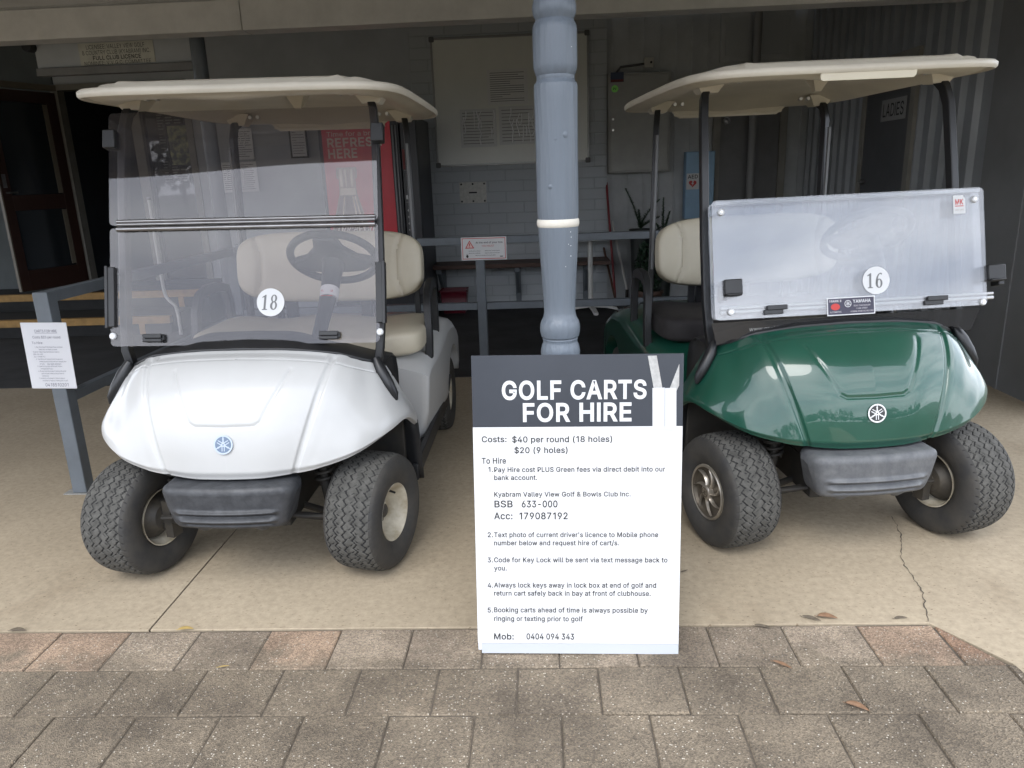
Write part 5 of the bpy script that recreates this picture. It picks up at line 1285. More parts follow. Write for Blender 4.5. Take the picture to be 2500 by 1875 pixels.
# ------------------------------------------------------------------ turned verandah post
post = thing("verandah_post", "turned grey blue timber post with a cream band standing behind the hire sign", "post", (.048, 2.27, 0))
M_post = mat("grey_blue_gloss_paint", (.118, .142, .172), .42, var=.10, scale=4, bump=1.0, bscale=26, stretch=(3.4, 3.4, .16), spec=.5)
prof = [(.065, 0), (.065, .30), (.062, .32), (.055, .34), (.062, .37), (.064, .42), (.060, .86), (.0600, .905), (.0610, .925), (.0575, .944), (.0535, .952), (.0530, .958), (.0545, .964), (.0530, .968),
        (.0580, .972), (.0610, .985), (.0618, .998), (.0605, 1.010), (.0575, 1.020), (.0555, 1.023), (.0510, 1.032), (.0480, 1.047), (.0485, 1.075), (.0512, 1.13), (.0550, 1.198), (.0585, 1.270), (.0597, 1.3035)]
prof2 = [(.0597, 1.3265), (.0610, 1.345), (.0615, 1.55), (.0622, 1.66), (.0625, 1.690), (.0610, 1.700), (.0560, 1.706), (.0535, 1.712), (.0545, 1.717), (.0540, 1.722), (.0565, 1.726), (.0610, 1.738), (.0622, 1.75),
         (.0626, 1.80), (.0620, 1.842), (.0600, 1.853), (.0555, 1.861), (.0530, 1.866), (.0550, 1.871), (.0595, 1.880), (.0612, 1.893), (.0608, 1.905), (.0585, 1.913), (.0580, 1.918), (.0625, 1.93), (.0630, 1.96), (.0625, 2.36)]
pr_all = prof + prof2
def fine(pr):
    out = []
    for a, b in zip(pr[:-1], pr[1:]):
        k = max(1, int((b[1] - a[1]) / .02))
        out += [(a[0] + (b[0] - a[0]) * i / k, a[1] + (b[1] - a[1]) * i / k) for i in range(k)]
    return out + [pr[-1]]
mb = MB(); mb.lathe(fine(pr_all), 56)
for px, pz, s_ in ((-.020, 1.42, .008), (.020, 1.56, .010), (-.004, 1.55, .006)):   # knots and drips in the paint
    yy = -math.sqrt(.0612 ** 2 - px ** 2)
    mb.lathe([(0, .0025), (s_ * .6, .002), (s_, 0)], 12, 0, 'Z', True, FRONT(px, yy + .0006, pz))
mb.build("shaft", M_post, post, angle=28)
mb = MB(); mb.lathe([(.0598, 1.3035), (.0618, 1.306), (.0632, 1.312), (.0632, 1.319), (.0615, 1.3255), (.0598, 1.3265)], 56)
mb.build("band", mat("cream_band_paint", (.66, .63, .56), .5, var=.12, scale=18, bump=.3, bscale=50), post)
rnd = random.Random(9)
for a, z in ((.62, 1.29), (.66, 1.275), (.5, 1.255), (.64, 1.25), (.66, 1.22), (.35, 1.19), (.78, 1.79)):
    R_ = np.interp(z, [p[1] for p in pr_all], [p[0] for p in pr_all]) + .0008
    x, y = R_ * math.sin(a), -R_ * math.cos(a)
    M_ = rot_frame((x, y, z), (math.cos(a), math.sin(a), 0), (math.sin(a), -math.cos(a), 0))
    mb = MB(); mb.lathe([(0, .0006), (.0014, .0003), (.0019, 0)], 8, 0, 'Z', True, M_ @ Matrix.Diagonal((rnd.uniform(.5, 1.3), rnd.uniform(.5, 1.2), 1, 1)))
    mb.build("paint_chip", M_white, post)

# ------------------------------------------------------------------ hire sign leaning on the post
TL = 0.115 / .947
S0 = Vector((0, 2.030, 0)); SUP = Vector((0, .115, .94)).normalized(); SN = Vector((1, 0, 0)).cross(SUP)
SF = rot_frame(S0, (1, 0, 0), SN)
ROTS = rad(-0.85)
PIV = Matrix.Translation((.392, 0, 0)) @ Matrix.Rotation(ROTS, 4, 'Z') @ Matrix.Translation((-.392, 0, 0))
SFR = SF @ PIV
PINV = PIV.inverted()
sign = thing("hire_sign", "large board reading golf carts for hire with prices, leaning against the post", "sign", S0)
def SB(mb, name, m, parent=sign, **k):
    o = mb.build(name, m, parent, **k)
    if parent is sign: o.location = -S0
    return o
X0, X1, TOP, MID, LOW = -.2335, .392, .9425, .726, .034
mb = MB(); mb.box((X0 + .001, .010, -.008), (X1 - .0005, TOP - .001, 0), 0, SFR); SB(mb, "board", mat("sign_back_board", (.62, .65, .69), .5), bevel=.001)
mb = MB(); mb.box((X0, MID, .0003), (X1, TOP, .002), 0, SFR)
hd = SB(mb, "header_panel", mat("charcoal_header", (.042, .048, .060), .20, var=.12, scale=3, spec=.6))
mb = MB(); mb.box((X0, LOW, .0003), (X1, MID - .0005, .0022), 0, SFR); tp = SB(mb, "notice_panel", mat("bright_white_sheet", (.60, .605, .61), .6))
mb = MB(); mb.box((X0 + .012, .0, .0003), (X1, LOW - .001, .0018), 0, SFR); SB(mb, "lower_strip", mat("pale_blue_strip", (.46, .485, .515), .45))
LINES = [("GOLF CARTS", -0.132, 0.8155, 0.4284, 0.053, .045), ("FOR HIRE", -0.071, 0.7478, 0.3228, 0.0529, .045)]
BODY = [('Costs:', -0.1971, 0.6885, 0.0748, 0.018), ('$40 per round (18 holes)', -0.1055, 0.6842, 0.2994, 0.018), ('$20 (9 holes)', -0.0998, 0.652, 0.1601, 0.018), ('To Hire', -0.1995, 0.6221, 0.0734, 0.0179),
 ('1.', -0.1805, 0.5968, 0.0141, 0.0149), ('Pay Hire cost PLUS Green fees via direct debit into our', -0.1626, 0.5917, 0.5139, 0.015), ('bank account.', -0.1635, 0.5698, 0.1302, 0.015),
 ('Kyabram Valley View Golf & Bowls Club Inc.', -0.1653, 0.5154, 0.4131, 0.0147), ('BSB', -0.1657, 0.4846, 0.0557, 0.021), ('633-000', -0.0824, 0.4827, 0.1088, 0.021), ('Acc:', -0.1681, 0.4468, 0.0564, 0.0211), ('179087192', -0.0904, 0.4448, 0.147, 0.0211),
 ('2.', -0.1899, 0.3902, 0.0164, 0.0154), ("Text photo of current driver's licence to Mobile phone", -0.1701, 0.3862, 0.5003, 0.0154), ('number below and request hire of cart/s.', -0.171, 0.3611, 0.3823, 0.0154),
 ('3.', -0.1928, 0.309, 0.0165, 0.0156), ('Code for Key Lock will be sent via text message back to', -0.1728, 0.3052, 0.5308, 0.0156), ('you.', -0.1737, 0.2823, 0.0393, 0.0156),
 ('4.', -0.1957, 0.2267, 0.0166, 0.0157), ('Always lock keys away in lock box at end of golf and', -0.1757, 0.2235, 0.4994, 0.0158), ('return cart safely back in bay at front of clubhouse.', -0.1766, 0.1971, 0.4836, 0.0158),
 ('5.', -0.1986, 0.1449, 0.0167, 0.0159), ('Booking carts ahead of time is always possible by', -0.1784, 0.1421, 0.4763, 0.0159), ('ringing or texting prior to golf', -0.1794, 0.1147, 0.2764, 0.016),
 ('Mob:', -0.1815, 0.0548, 0.0618, 0.0199), ('0404 094 343', -0.0796, 0.0534, 0.1487, 0.0195)]
mb = MB()
for t, u, v_, w, c, b in LINES:
    p = PINV @ Vector((u + w / 2, v_, 0)); mb.text(t, width=w, cap=c, at=(p.x - w / 2, p.y), bold=b, M=SFR, depth=.0026)
mb.build("lettering", M_white, hd)
for grp in (BODY[:3], BODY[3:4], BODY[4:7], BODY[7:12], BODY[12:15], BODY[15:18], BODY[18:21], BODY[21:24], BODY[24:]):
    mb = MB()
    for t, u, v_, w, c in grp:
        p = PINV @ Vector((u + w / 2, v_, 0)); mb.text(t, width=w, cap=c * .98, at=(p.x - w / 2, p.y), bold=.026, M=SFR, depth=.0028)
    mb.build("lettering", M_ink, tp)
mb = MB(); pv = lambda P_: [tuple((PINV @ Vector((a, b, 0))).xy) for a, b in P_]
mb.prism(pv([(.3429, .8415), (.3267, .938), (.3008, .938), (.3176, .8421)]), .0022, .0028, 1, SFR)
mb.prism(pv([(.3650, .8409), (.3830, .8291), (.3920, .848), (.3925, .9119)]), .0022, .0028, 1, SFR)
mb.prism(pv([(.3138, .7143), (.3495, .7143), (.3499, .8425), (.314, .8422)]), .0024, .0034, 0, SFR)
mb.prism(pv([(.3502, .7143), (.384, .7143), (.384, .841), (.3506, .841)]), .0024, .0036, 0, SFR)
mb.build("patch_strips", [mat("white_patch", (.52, .53, .55), .5), mat("speckled_strip", (.46, .46, .45), .6, var=.3, scale=60, detail=6)], hd)

# ------------------------------------------------------------------ railing
rail = thing("guard_rail", "blue grey steel railing with square posts running behind and beside the carts", "railing", (-2.34, 3.395, 0))
def RL(mb, name, parent=rail, m=None, **k):
    o = mb.build(name, m or M_steelp, parent, **k)
    if parent is rail: o.location = (2.34, -3.395, 0)
    return o
mb = MB(); mb.box((-2.376, 3.36, .006), (-2.304, 3.43, 1.012)); pp = RL(mb, "rail_post", bevel=.004)
mb = MB(); mb.box((-2.42, 3.35, 0), (-2.29, 3.44, .006)); mb.build("foot_plate", mat("worn_plate", (.34, .34, .32), .5, var=.4, scale=30), pp, bevel=.001)
mb = MB(); mb.box((-2.368, 3.432, .958), (-2.312, 5.56, 1.012)); RL(mb, "side_rail", bevel=.004)
mb = MB(); mb.box((-2.365, 3.432, .465), (-2.315, 5.56, .515)); RL(mb, "side_rail", bevel=.004)
mb = MB(); mb.box((-2.376, 5.562, .0), (-2.304, 5.634, 1.012)); RL(mb, "rail_post", bevel=.004)
mb = MB(); mb.box((-2.302, 5.565, .982), (2.1, 5.63, 1.037)); RL(mb, "top_rail", bevel=.004)
for a, b in ((-2.302, -.503), (-.433, 2.1)):
    mb = MB(); mb.box((a, 5.57, .492), (b, 5.625, .545)); RL(mb, "middle_rail", bevel=.004)
for x in (-.501, 1.35):
    mb = MB(); mb.box((x, 5.567, 0), (x + .066, 5.628, .980)); RL(mb, "rail_post", bevel=.004)
# paper notice taped to the near post
PF_ = FRONT(-2.345, 3.352, .712) @ Matrix.Rotation(rad(-1.5), 4, 'Z')
mb = MB(); mb.prism(rrect(-.114, -.160, .106, .160, .002), -.003, 0, 0, PF_)
pn = mb.build("paper_notice", mat("laminated_paper", (.66, .67, .70), .35), None); tag(pn, "laminated white carts for hire notice taped to the near railing post", "notice")
mb = MB(); pl_ = M_ink; PM = PF_
def para(mb, M_, lines, x, y0, dy, cap_, mi=0, depth=.0006):
    for i, (t, w, dx) in enumerate(lines): mb.text(t, width=w, cap=cap_, at=(x + dx, y0 - i * dy), M=M_, mi=mi, depth=depth)
mb.text("CARTS FOR HIRE", width=.108, cap=.0125, at=(-.052, .114), M=PM); mb.box((-.052, .1095, .0003), (.056, .1108, .0006), 0, PM)
mb.text("Costs $35 per round", width=.134, cap=.0115, at=(-.066, .085), M=PM); mb.text("To Hire:", width=.053, cap=.011, at=(-.074, .058), M=PM)
para(mb, PM, [("1. Pay Hire Cost PLUS Green Fees via Direct", .135, .0), ("Debit into our Bank account", .088, .018), ("Kyabram Valley View Golf & Bowls Club Inc.", .128, -.012), ("BSB: 633-000", .044, -.012), ("Acc: 179087192", .054, -.012),
                ("2. Text Photo of current driver's licence to", .128, -.004), ("mobile phone number below & request hire", .130, .010), ("of Cart.", .024, .010), ("3. Code for Key Lock will be sent via text", .120, -.004), ("message back to you.", .060, .010),
                ("4. Always lock keys away in lock box at end of", .136, -.004), ("golf and park safely in bay at front of", .110, .010), ("clubhouse.", .034, .010), ("5. Booking carts ahead of time is always", .122, -.004), ("possible by ringing or texting prior to golf", .122, .010)], -.064, .040, .0117, .0062)
mb.text("0418510201", width=.112, cap=.0165, at=(-.046, -.150), M=PM, shear=.12); mb.text("0418510201", width=.066, cap=.0085, at=(-.018, -.0445), M=PM, shear=.12)
mb.build("lettering", mat("faded_blue_ink", (.10, .10, .16), .6), pn)
# end-of-hire sign on the rear rail
EF = FRONT(-.4335, 5.560, .951) @ Matrix.Rotation(rad(-.2), 4, 'Z')
mb = MB(); mb.prism(rrect(-.168, -.084, .168, .084, .004), -.004, 0, 0, EF); es = mb.build("return_sign", M_white, None); tag(es, "white red-bordered end of your hire warning sign on the rear rail", "sign")
mb = MB()
for a, b, c, d in ((-.160, .072, .160, .0765), (-.160, -.0765, .160, -.072), (-.160, -.072, -.1555, .072), (.1555, -.072, .160, .072)): mb.box((a, b, .0003), (c, d, .0006), 0, EF)
def tri_(k, z0, z1, mi): mb.prism([(-.105 - .034 * k, .020 - .018 * (k - 1)), (-.105 + .034 * k, .020 - .018 * (k - 1)), (-.105, .020 + .052 + .036 * (k - 1) - .0)], z0, z1, mi, EF)
mb.prism([(-.139, .002), (-.071, .002), (-.105, .060)], .0003, .0006, 0, EF); mb.prism([(-.129, .0075), (-.081, .0075), (-.105, .050)], .0006, .0009, 1, EF)
mb.prism([(-.1075, .018), (-.1025, .018), (-.1015, .039), (-.1085, .039)], .0009, .0012, 0, EF); mb.prism(circ(-.105, .0125, .0028, 12), .0009, .0012, 0, EF)
mb.text("YOU MUST", width=.094, cap=.0125, at=(.030, .012), align='CENTER', mi=0, M=EF, depth=.0008)
mb.build("border", [M_red, mat("pale_pink", (.72, .50, .48), .5)], es)
mb = MB(); mb.text("At the end of your hire", width=.198, cap=.0125, at=(.040, .037), align='CENTER', bold=.022, M=EF, depth=.0008)
for i, (a, b) in enumerate((("Put the cart on charge", "Raise the windscreen"), ("Remove rubbish", "Return keys to lock box"))):
    mb.text(a, width=.085, cap=.0062, at=(-.070, -.020 - .0165 * i), align='CENTER', bold=.02, M=EF, depth=.0008); mb.text(b, width=.110, cap=.0062, at=(.062, -.020 - .0165 * i), align='CENTER', bold=.02, M=EF, depth=.0008)
mb.text("Failure to comply incurs penalties", width=.150, cap=.0062, at=(.01, -.053), align='CENTER', bold=.02, M=EF, depth=.0008)
mb.prism(circ(-.125, -.056, .0085, 20, .011), .0003, .0007, 0, EF); ring(mb, -.125, -.043, .006, .0042, .0007, 20, 0, EF); mb.box((.117, -.063, .0003), (.140, -.057, .0007), 0, EF)
mb.build("lettering", M_ink, es)

# ------------------------------------------------------------------ things on and by the rear wall
def wall_thing(name, label, cat, x, y, z): return thing(name, label, cat, (x, y, z))
M_alu = mat("aluminium_frame", (.30, .30, .29), .4, metal=.6); M_wb = mat("whiteboard_enamel", (.78, .79, .74), .22, var=.06, scale=2)
wb = thing("whiteboard", "big whiteboard in an aluminium frame on the brick wall", "whiteboard", (-.308, WY - .004, 2.255))
mb = MB(); mb.prism(rrect(-.845, -.66, .845, .66, .02), 0, .014, 0, FRONT(0, 0, 0)); mb.build("writing_surface", M_wb, wb)
mb = MB()
for a, b, c, d in ((-.852, .645, .852, .668), (-.852, -.668, .852, -.645), (-.852, -.645, -.832, .645), (.832, -.645, .852, .645)): mb.box((a, b, .0145), (c, d, .024), 0, FRONT(0, 0, 0))
mb.build("frame", M_alu, wb, bevel=.002)
for sx in (-1, 1):
    for sz in (-1, 1):
        mb = MB(); mb.prism(rrect(sx * .835 - .028, sz * .65 - .028, sx * .835 + .028, sz * .65 + .028, .012), .024, .030, 0, FRONT(0, 0, 0)); mb.build("corner_cap", mat("grey_cap", (.10, .10, .10), .5), wb)
def printed_sheet(name, label, x, z, w, h, mcol, lines, y=WY - .035, crease=0, frame=False, seed=1, cap=.012, title=None):
    Fm = FRONT(x, y, z)
    mb = MB(); mb.prism([(-w / 2, -h / 2), (w / 2, -h / 2), (w / 2, h / 2), (-w / 2, h / 2)], -.002, 0, 0, Fm)
    o = mb.build(name, mcol, None); tag(o, label, "paper")
    r = random.Random(seed); mb = MB()
    for i in range(lines):
        yy = h * .40 - i * (h * .80 / max(1, lines - 1)); L = w * r.choice((.84, .84, .7, .5, .3, .8)); L = L if i % 3 else w * .84
        mb.box((-w * .43, yy - h * .008, .0002), (-w * .43 + L, yy + h * .008, .0008), 0, Fm)
    mb.build("print_lines", mat("grey_print", (.075, .075, .08), .6), o)
    if crease:
        mb = MB()
        for i in range(crease):
            cx_ = r.uniform(-.46, .46) * w; pts = [(cx_ + r.uniform(-.02, .02), h * (-.45 + .9 * k / 6), .002 + .003 * math.sin(k * 2.0 + i)) for k in range(7)]
            k0 = r.randint(0, 3); k1 = min(6, k0 + r.randint(2, 5))
            mb.tube([Fm @ Vector(p) for p in pts[k0:k1 + 1]], [.0065 * (0.35 + r.random()) for _ in pts[k0:k1 + 1]], 5)
        mb.build("crease_glint", mat("sleeve_glint", (.95, .96, .98), .25), o)  # creases coloured white to stand in for glints on the plastic
    if frame:
        mb = MB(); t_ = .018
        for a, b, c, d in ((-w / 2 - t_, h / 2, w / 2 + t_, h / 2 + t_), (-w / 2 - t_, -h / 2 - t_, w / 2 + t_, -h / 2), (-w / 2 - t_, -h / 2, -w / 2, h / 2), (w / 2, -h / 2, w / 2 + t_, h / 2)): mb.box((a, b, -.004), (c, d, .006), 0, Fm)
        mb.build("frame", M_ink, o)
    return o
M_p1 = mat("grey_sheet", (.70, .70, .69), .5); M_p2 = mat("sleeved_sheet", (.64, .65, .64), .25); M_p3 = mat("white_sheet", (.76, .77, .79), .5)
printed_sheet("printed_notice", "printed notice with ruled lines high on the whiteboard", -.34, 2.40, .44, .36, M_p1, 14, seed=4, y=WY - .032)
printed_sheet("sleeved_paper", "creased paper in a plastic sleeve low on the whiteboard, left one of the pair", -.675, 1.985, .40, .40, M_p2, 11, crease=9, seed=7)
printed_sheet("sleeved_paper", "creased paper in a plastic sleeve low on the whiteboard, beside the post", -.235, 2.00, .42, .40, M_p2, 10, crease=10, seed=8)
printed_sheet("wall_notice", "small upright notice pinned above a wider sheet on the wall seen through windscreen 18", -3.33, 1.915, .22, .33, M_p3, 12, crease=3, seed=12)
printed_sheet("wall_notice", "wide creased sheet pinned under a smaller notice, seen through windscreen 18", -3.42, 1.56, .42, .33, M_p3, 13, crease=5, seed=13)
printed_sheet("framed_notice", "black framed notice on the wall left of the red vending machine", -2.70, 1.92, .165, .32, M_p3, 10, frame=True, seed=14)
# slotted plate under the whiteboard
pl = thing("slot_plate", "square metal plate with a letter slot screwed to the brick wall", "wall plate", (-.772, WY - .003, 1.298))
mb = MB(); mb.prism(rrect(-.152, -.116, .152, .116, .004), 0, .006, 0, FRONT(0, 0, 0)); mb.build("plate", mat("dull_steel_plate", (.62, .62, .58), .5, var=.2, scale=30), pl)
mb = MB(); mb.prism(rrect(-.046, -.008, .046, .008, .003), .006, .0068, 0, FRONT(0, 0, 0)); mb.build("slot", M_ink, pl)
for x in (-.13, 0, .13):
    for z in (-.094, .094):
        mb = MB(); mb.lathe([(.0, .012), (.009, .009), (.011, .006)], 10, 0, 'Z', True, FRONT(x, 0, z)); mb.build("screw", M_black, pl)
# bench along the wall
bn = thing("bench", "long red brown timber bench fixed to the brick wall", "bench", (-.36, WY - .22, 0))
mb = MB()
for y in (-.17, -.02, .13): mb.box((-1.05, y - .068, .49), (1.10, y + .068, .535))
mb.build("seat", mat("bench_timber", (.095, .050, .035), .55, var=.4, scale=6, stretch=(1, 12, 12)), bn, bevel=.004)
for x in (-.80, .07, .85):
    mb = MB(); mb.box((x - .03, .18, .004), (x + .03, .215, .487)); mb.box((x - .03, -.2, .44), (x + .03, .179, .487)); mb.tube([(x, .18, .16), (x, -.15, .44)], (.04, .03)); mb.build("bracket", M_steelp, bn, bevel=.003)
# red tub
tb = thing("plastic_tub", "dark red plastic tub on the floor under the bench", "tub", (-1.0, 8.32, .004))
mb = MB()
for (a, b, z) in ((1, 1, .262),): pass
q = [[(-s_ * .5 * w_, -d_ / 2, z), (s_ * .5 * w_, -d_ / 2, z), (s_ * .5 * w_, d_ / 2, z), (-s_ * .5 * w_, d_ / 2, z)] for s_, w_, d_, z in ((1, .24, .20, 0), (1, .24, .20, .004), (1, .30, .25, .255), (1, .31, .26, .262), (1, .285, .235, .26), (1, .235, .19, .02))]
mb.grid(q, 0, False, None, True); mb.f.append((20, 21, 22, 23)); mb.mi.append(0); mb.sm.append(False)
mb.f.append((3, 2, 1, 0)); mb.mi.append(0); mb.sm.append(False)
mb.build("tub_body", mat("dark_red_plastic", (.13, .010, .022), .4, var=.2, scale=10), tb, bevel=.006)
mb = MB(); mb.box((-.16, -.137, .245), (.16, -.129, .264)); mb.build("rim", mat("dark_red_rim", (.10, .008, .018), .4), tb, bevel=.002)
# white pedestal table beyond the rail
tt = thing("pedestal_table", "white pedestal table with a star foot beyond the rear rail", "table", (.512, 8.15, .004))
mb = MB(); mb.lathe([(0, .805), (.36, .805), (.37, .797), (.36, .785), (0, .785)], 36); mb.build("tabletop", M_white, tt)
mb = MB(); mb.tube([(0, 0, .04), (0, 0, .785)], .027, 16); mb.build("column", mat("white_table_leg", (.62, .62, .60), .4), tt)
mb = MB()
for a in (8, 98, 188, 278):
    d = Vector((math.cos(rad(a)), math.sin(rad(a)), 0)) * .29; mb.tube([(0, 0, .055), tuple(d * .6 + Vector((0, 0, .04))), tuple(d + Vector((0, 0, .012)))], (.05, .028)); mb.lathe([(.0, 0), (.018, 0), (.018, .012)], 12, 0, 'Z', True, Matrix.Translation(tuple(d)))
mb.build("foot", mat("white_table_leg", (.6, .6, .6)), tt)
# broom and mop handles leaning on the wall
for nm, lb, c, (x0, z0), (x1, z1), y0 in (("broom_handle", "red broom handle leaning on the cladding beside the brick corner", (.22, .03, .035), (.735, 1.35), (.80, .06), 8.3),
                                  ("mop_handle", "white mop handle leaning on the cladding near the potted plants", (.55, .54, .52), (.80, .92), (.925, .20), 8.3),
                                  ("rake_handle", "brown timber rake handle leaning by the end of the bench", (.10, .05, .035), (.70, .64), (.80, .06), 8.22)):
    st = thing(nm, lb, "broom", (x1, y0, .004))
    mb = MB(); mb.tube([(x0 - x1, WY + .02 - y0, z0), (0, 0, z1)], .013, 10); mb.build("stick", mat(nm, c, .5), st)
    mb = MB(); mb.box((-.11, -.025, .0), (.11, .025, max(.05, z1 + .0 if z1 < .1 else .06)))
    if z1 > .1: mb.tube([(0, 0, .05), (0, 0, z1)], .02, 10)
    mb.build("head", M_under, st, bevel=.01)
# switchboard cupboard with stickers and junction box
cb = thing("switchboard_box", "large grey electrical cupboard on the clad wall", "cupboard", (1.082, WY - .06, 1.965))
mb = MB(); mb.box((-.335, -.04, -.515), (.335, .085, .515)); mb.build("cabinet", mat("grey_cabinet", (.33, .33, .31), .45, var=.12), cb, bevel=.005)
mb = MB(); mb.box((-.31, -.052, -.49), (.31, -.0405, .49)); dr = mb.build("door", mat("grey_cabinet_door", (.36, .36, .335), .4, var=.1), cb, bevel=.004)
mb = MB(); mb.tube([(-.285, -.05, .05), (-.285, -.065, .05)], .012, 10); mb.tube([(-.285, -.05, -.06), (-.285, -.065, -.06)], .012, 10); mb.build("latch", M_steel, dr)
st = MB(); st.prism(circ(0, 0, .037, 32), 0, .001, 0, FRONT(.815, WY - .1125, 2.325)); st = st.build("round_sticker", mat("lime_sticker", (.34, .90, .20), .5), None); tag(st, "round lime green PV sticker on the grey electrical cupboard", "sticker")
mb = MB(); mb.text("PV", width=.036, cap=.022, at=(0, -.011), align='CENTER', bold=.02, M=FRONT(.815, WY - .1138, 2.325)); mb.build("lettering", mat("dark_green_print", (.02, .12, .02)), st)
st = MB(); st.box((-.07, -.05, 0), (.07, .05, .001), 0, FRONT(.84, WY - .1125, 2.44)); st = st.build("warning_label", mat("navy_label", (.03, .045, .09), .5), None); tag(st, "small navy and red label above the round green sticker", "label")
mb = MB(); mb.box((-.066, -.046, .001), (.066, -.022, .0016), 0, FRONT(.84, WY - .1125, 2.44)); mb.build("red_stripe", mat("dull_red", (.14, .02, .02)), st)
jb = thing("junction_box", "small junction box on the clad wall above the grey cupboard", "junction box", (1.19, WY + .03, 2.585))
mb = MB(); mb.box((-.05, -.06, -.05), (.05, .0, .05)); mb.build("box", mat("box_grey", (.5, .49, .45), .5), jb, bevel=.006)
mb = MB(); mb.tube([(.02, -.06, 0), (.02, -.066, 0)], .012, 12); mb.build("screw_cap", M_ink, jb)
mb = MB(); mb.tube([(-.05, -.02, -.01), (-.30, -.02, -.03), (-.36, -.02, -.1)], .012, 8); mb.build("conduit", mat("dark_conduit", (.06, .06, .06), .5), jb)
# AED cabinet
ae = thing("aed_cabinet", "light blue AED defibrillator cabinet on the clad wall", "cabinet", (1.745, WY - .05, 1.29))
mb = MB(); mb.box((-.152, -.05, -.36), (.165, .08, .36)); mb.build("body", mat("aed_blue", (.24, .40, .58), .4, var=.1, scale=5), ae, bevel=.005)
mb = MB(); mb.box((-.145, -.058, -.352), (.158, -.0505, .352)); dr = mb.build("door", mat("aed_blue_door", (.26, .44, .62), .4, var=.1, scale=5), ae, bevel=.003)
mb = MB(); mb.lathe([(0, .02), (.014, .016), (.016, 0)], 16, 0, 'Z', True, FRONT(.055, -.058, -.03)); mb.build("knob", M_white, dr)
st = MB(); AF = FRONT(1.672, WY - .1095, 1.335); st.prism(rrect(-.068, -.085, .068, .085, .006), 0, .001, 0, AF); st = st.build("aed_sticker", M_white, None); tag(st, "white AED sticker with a red heart on the blue cabinet", "sticker")
mb = MB(); mb.text("AED", width=.108, cap=.038, at=(0, .032), align='CENTER', bold=.035, mi=0, M=AF, depth=.0016)
mb.prism([(.042 * math.sin(t) ** 3 * 1.0, .0026 * (13 * math.cos(t) - 5 * math.cos(2 * t) - 2 * math.cos(3 * t) - math.cos(4 * t)) - .022) for t in np.linspace(0, 2 * math.pi, 40)[:-1]], .001, .0016, 1, AF)
mb.add([(.006, .006, .0020), (-.016, -.024, .0020), (-.002, -.024, .0020), (-.010, -.050, .0020), (.016, -.016, .0020), (.002, -.016, .0020), (.014, .006, .0020)], [(0, 1, 2, 3, 4, 5, 6)], 2, False, AF)
mb.build("print", [M_ink, M_red, M_white], st)
# LADIES sign on its door
LF = rot_frame((2.893, 6.58, 1.875), (0, -1, 0), (-1, 0, 0))
st = MB(); st.box((-.22, -.085, 0), (.22, .085, .004), 0, LF); st = st.build("ladies_sign", mat("grey_door_sign", (.30, .30, .30), .5), None); tag(st, "grey LADIES sign on the toilet door in the ribbed side wall", "sign")
mb = MB(); mb.text("LADIES", width=.37, cap=.10, at=(0, -.05), align='CENTER', bold=.012, M=LF, depth=.005); mb.build("lettering", M_ink, st)
# licence sign
LF = FRONT(-3.205, 6.026, 2.468) @ Matrix.Rotation(rad(.4), 4, 'Z')
st = MB(); st.box((-.29, -.078, 0), (.295, .078, .003), 0, LF); st = st.build("licence_sign", mat("aged_sign_board", (.58, .58, .52), .6, var=.15, scale=12), None); tag(st, "lettered licensee board above the dark doorway", "sign")
mb = MB(); mb.text("LICENSEE: VALLEY VIEW GOLF", width=.455, cap=.030, at=(.0, .034), align='CENTER', M=LF, depth=.0035); mb.text("& COUNTRY CLUB (KYABRAM) INC.", width=.53, cap=.030, at=(.0, -.006), align='CENTER', M=LF, depth=.0035)
mb.text("FULL CLUB LICENCE", width=.375, cap=.028, at=(.0, -.043), align='CENTER', bold=.035, M=LF, depth=.0035); mb.text("NOMINEE: V.V.G.C. COMMITTEE", width=.52, cap=.026, at=(.0, -.078), align='CENTER', M=LF, depth=.0035); mb.build("lettering", M_ink, st)
# potted plants
def plant(name, label, x, y, pot_h, fronds, potcol, leafcol, handle=False):
    T = thing(name, label, "plant", (x, y, .004))
    mb = MB(); mb.lathe([(.075, 0), (.11, pot_h * .92), (.12, pot_h * .92), (.122, pot_h), (.108, pot_h), (.10, pot_h - .02), (0, pot_h - .025)], 24); mb.build("pot", potcol, T)
    mb = MB(); r = random.Random(hash(name) % 7 + len(label))
    for (dx, dz, bend) in fronds:
        N = 46; pts = [Vector((dx * t + bend * t * t, r.uniform(-.01, .01), pot_h + dz * t)) for t in np.linspace(0, 1, N)]
        mb.tube(pts, .006, 5)
        for i, p in enumerate(pts[2:]):
            t = i / N; L = .045 * (1 - .75 * t) + .012
            for k in range(7):
                a = r.uniform(0, 2 * math.pi); d = Vector((math.cos(a), math.sin(a), r.uniform(.2, .9))).normalized() * L; s_ = Vector((-math.sin(a), math.cos(a), 0)) * .0045
                mb.add([p - s_, p + s_, p + d], [(0, 1, 2)])
    mb.build("foliage", leafcol, T)
    if handle:
        mb = MB(); mb.tube([(.11 * math.cos(a), 0, pot_h - .02 + .17 * math.sin(a)) for a in np.linspace(0, math.pi, 17)], .006, 6); mb.build("handle", M_black, T)
    return T
M_leafd = mat("spiky_leaf", (.030, .075, .032), .5, var=.5, scale=20); M_potd = mat("dark_pot", (.015, .02, .018), .5)
plant("spiky_plant", "spiky foxtail plant with long bristly fronds in a dark pot behind the rail", 1.06, 8.25, .86, [(-.10, .42, -.06), (.06, .30, .14), (-.02, .2, .0), (.10, .12, .1)], M_potd, M_leafd)
plant("spiky_plant", "upright spiky plant in a black pot with a looped handle", 1.27, 8.05, .74, [(.0, .44, .0), (.04, .30, .03), (-.05, .18, -.02)], M_potd, M_leafd, True)
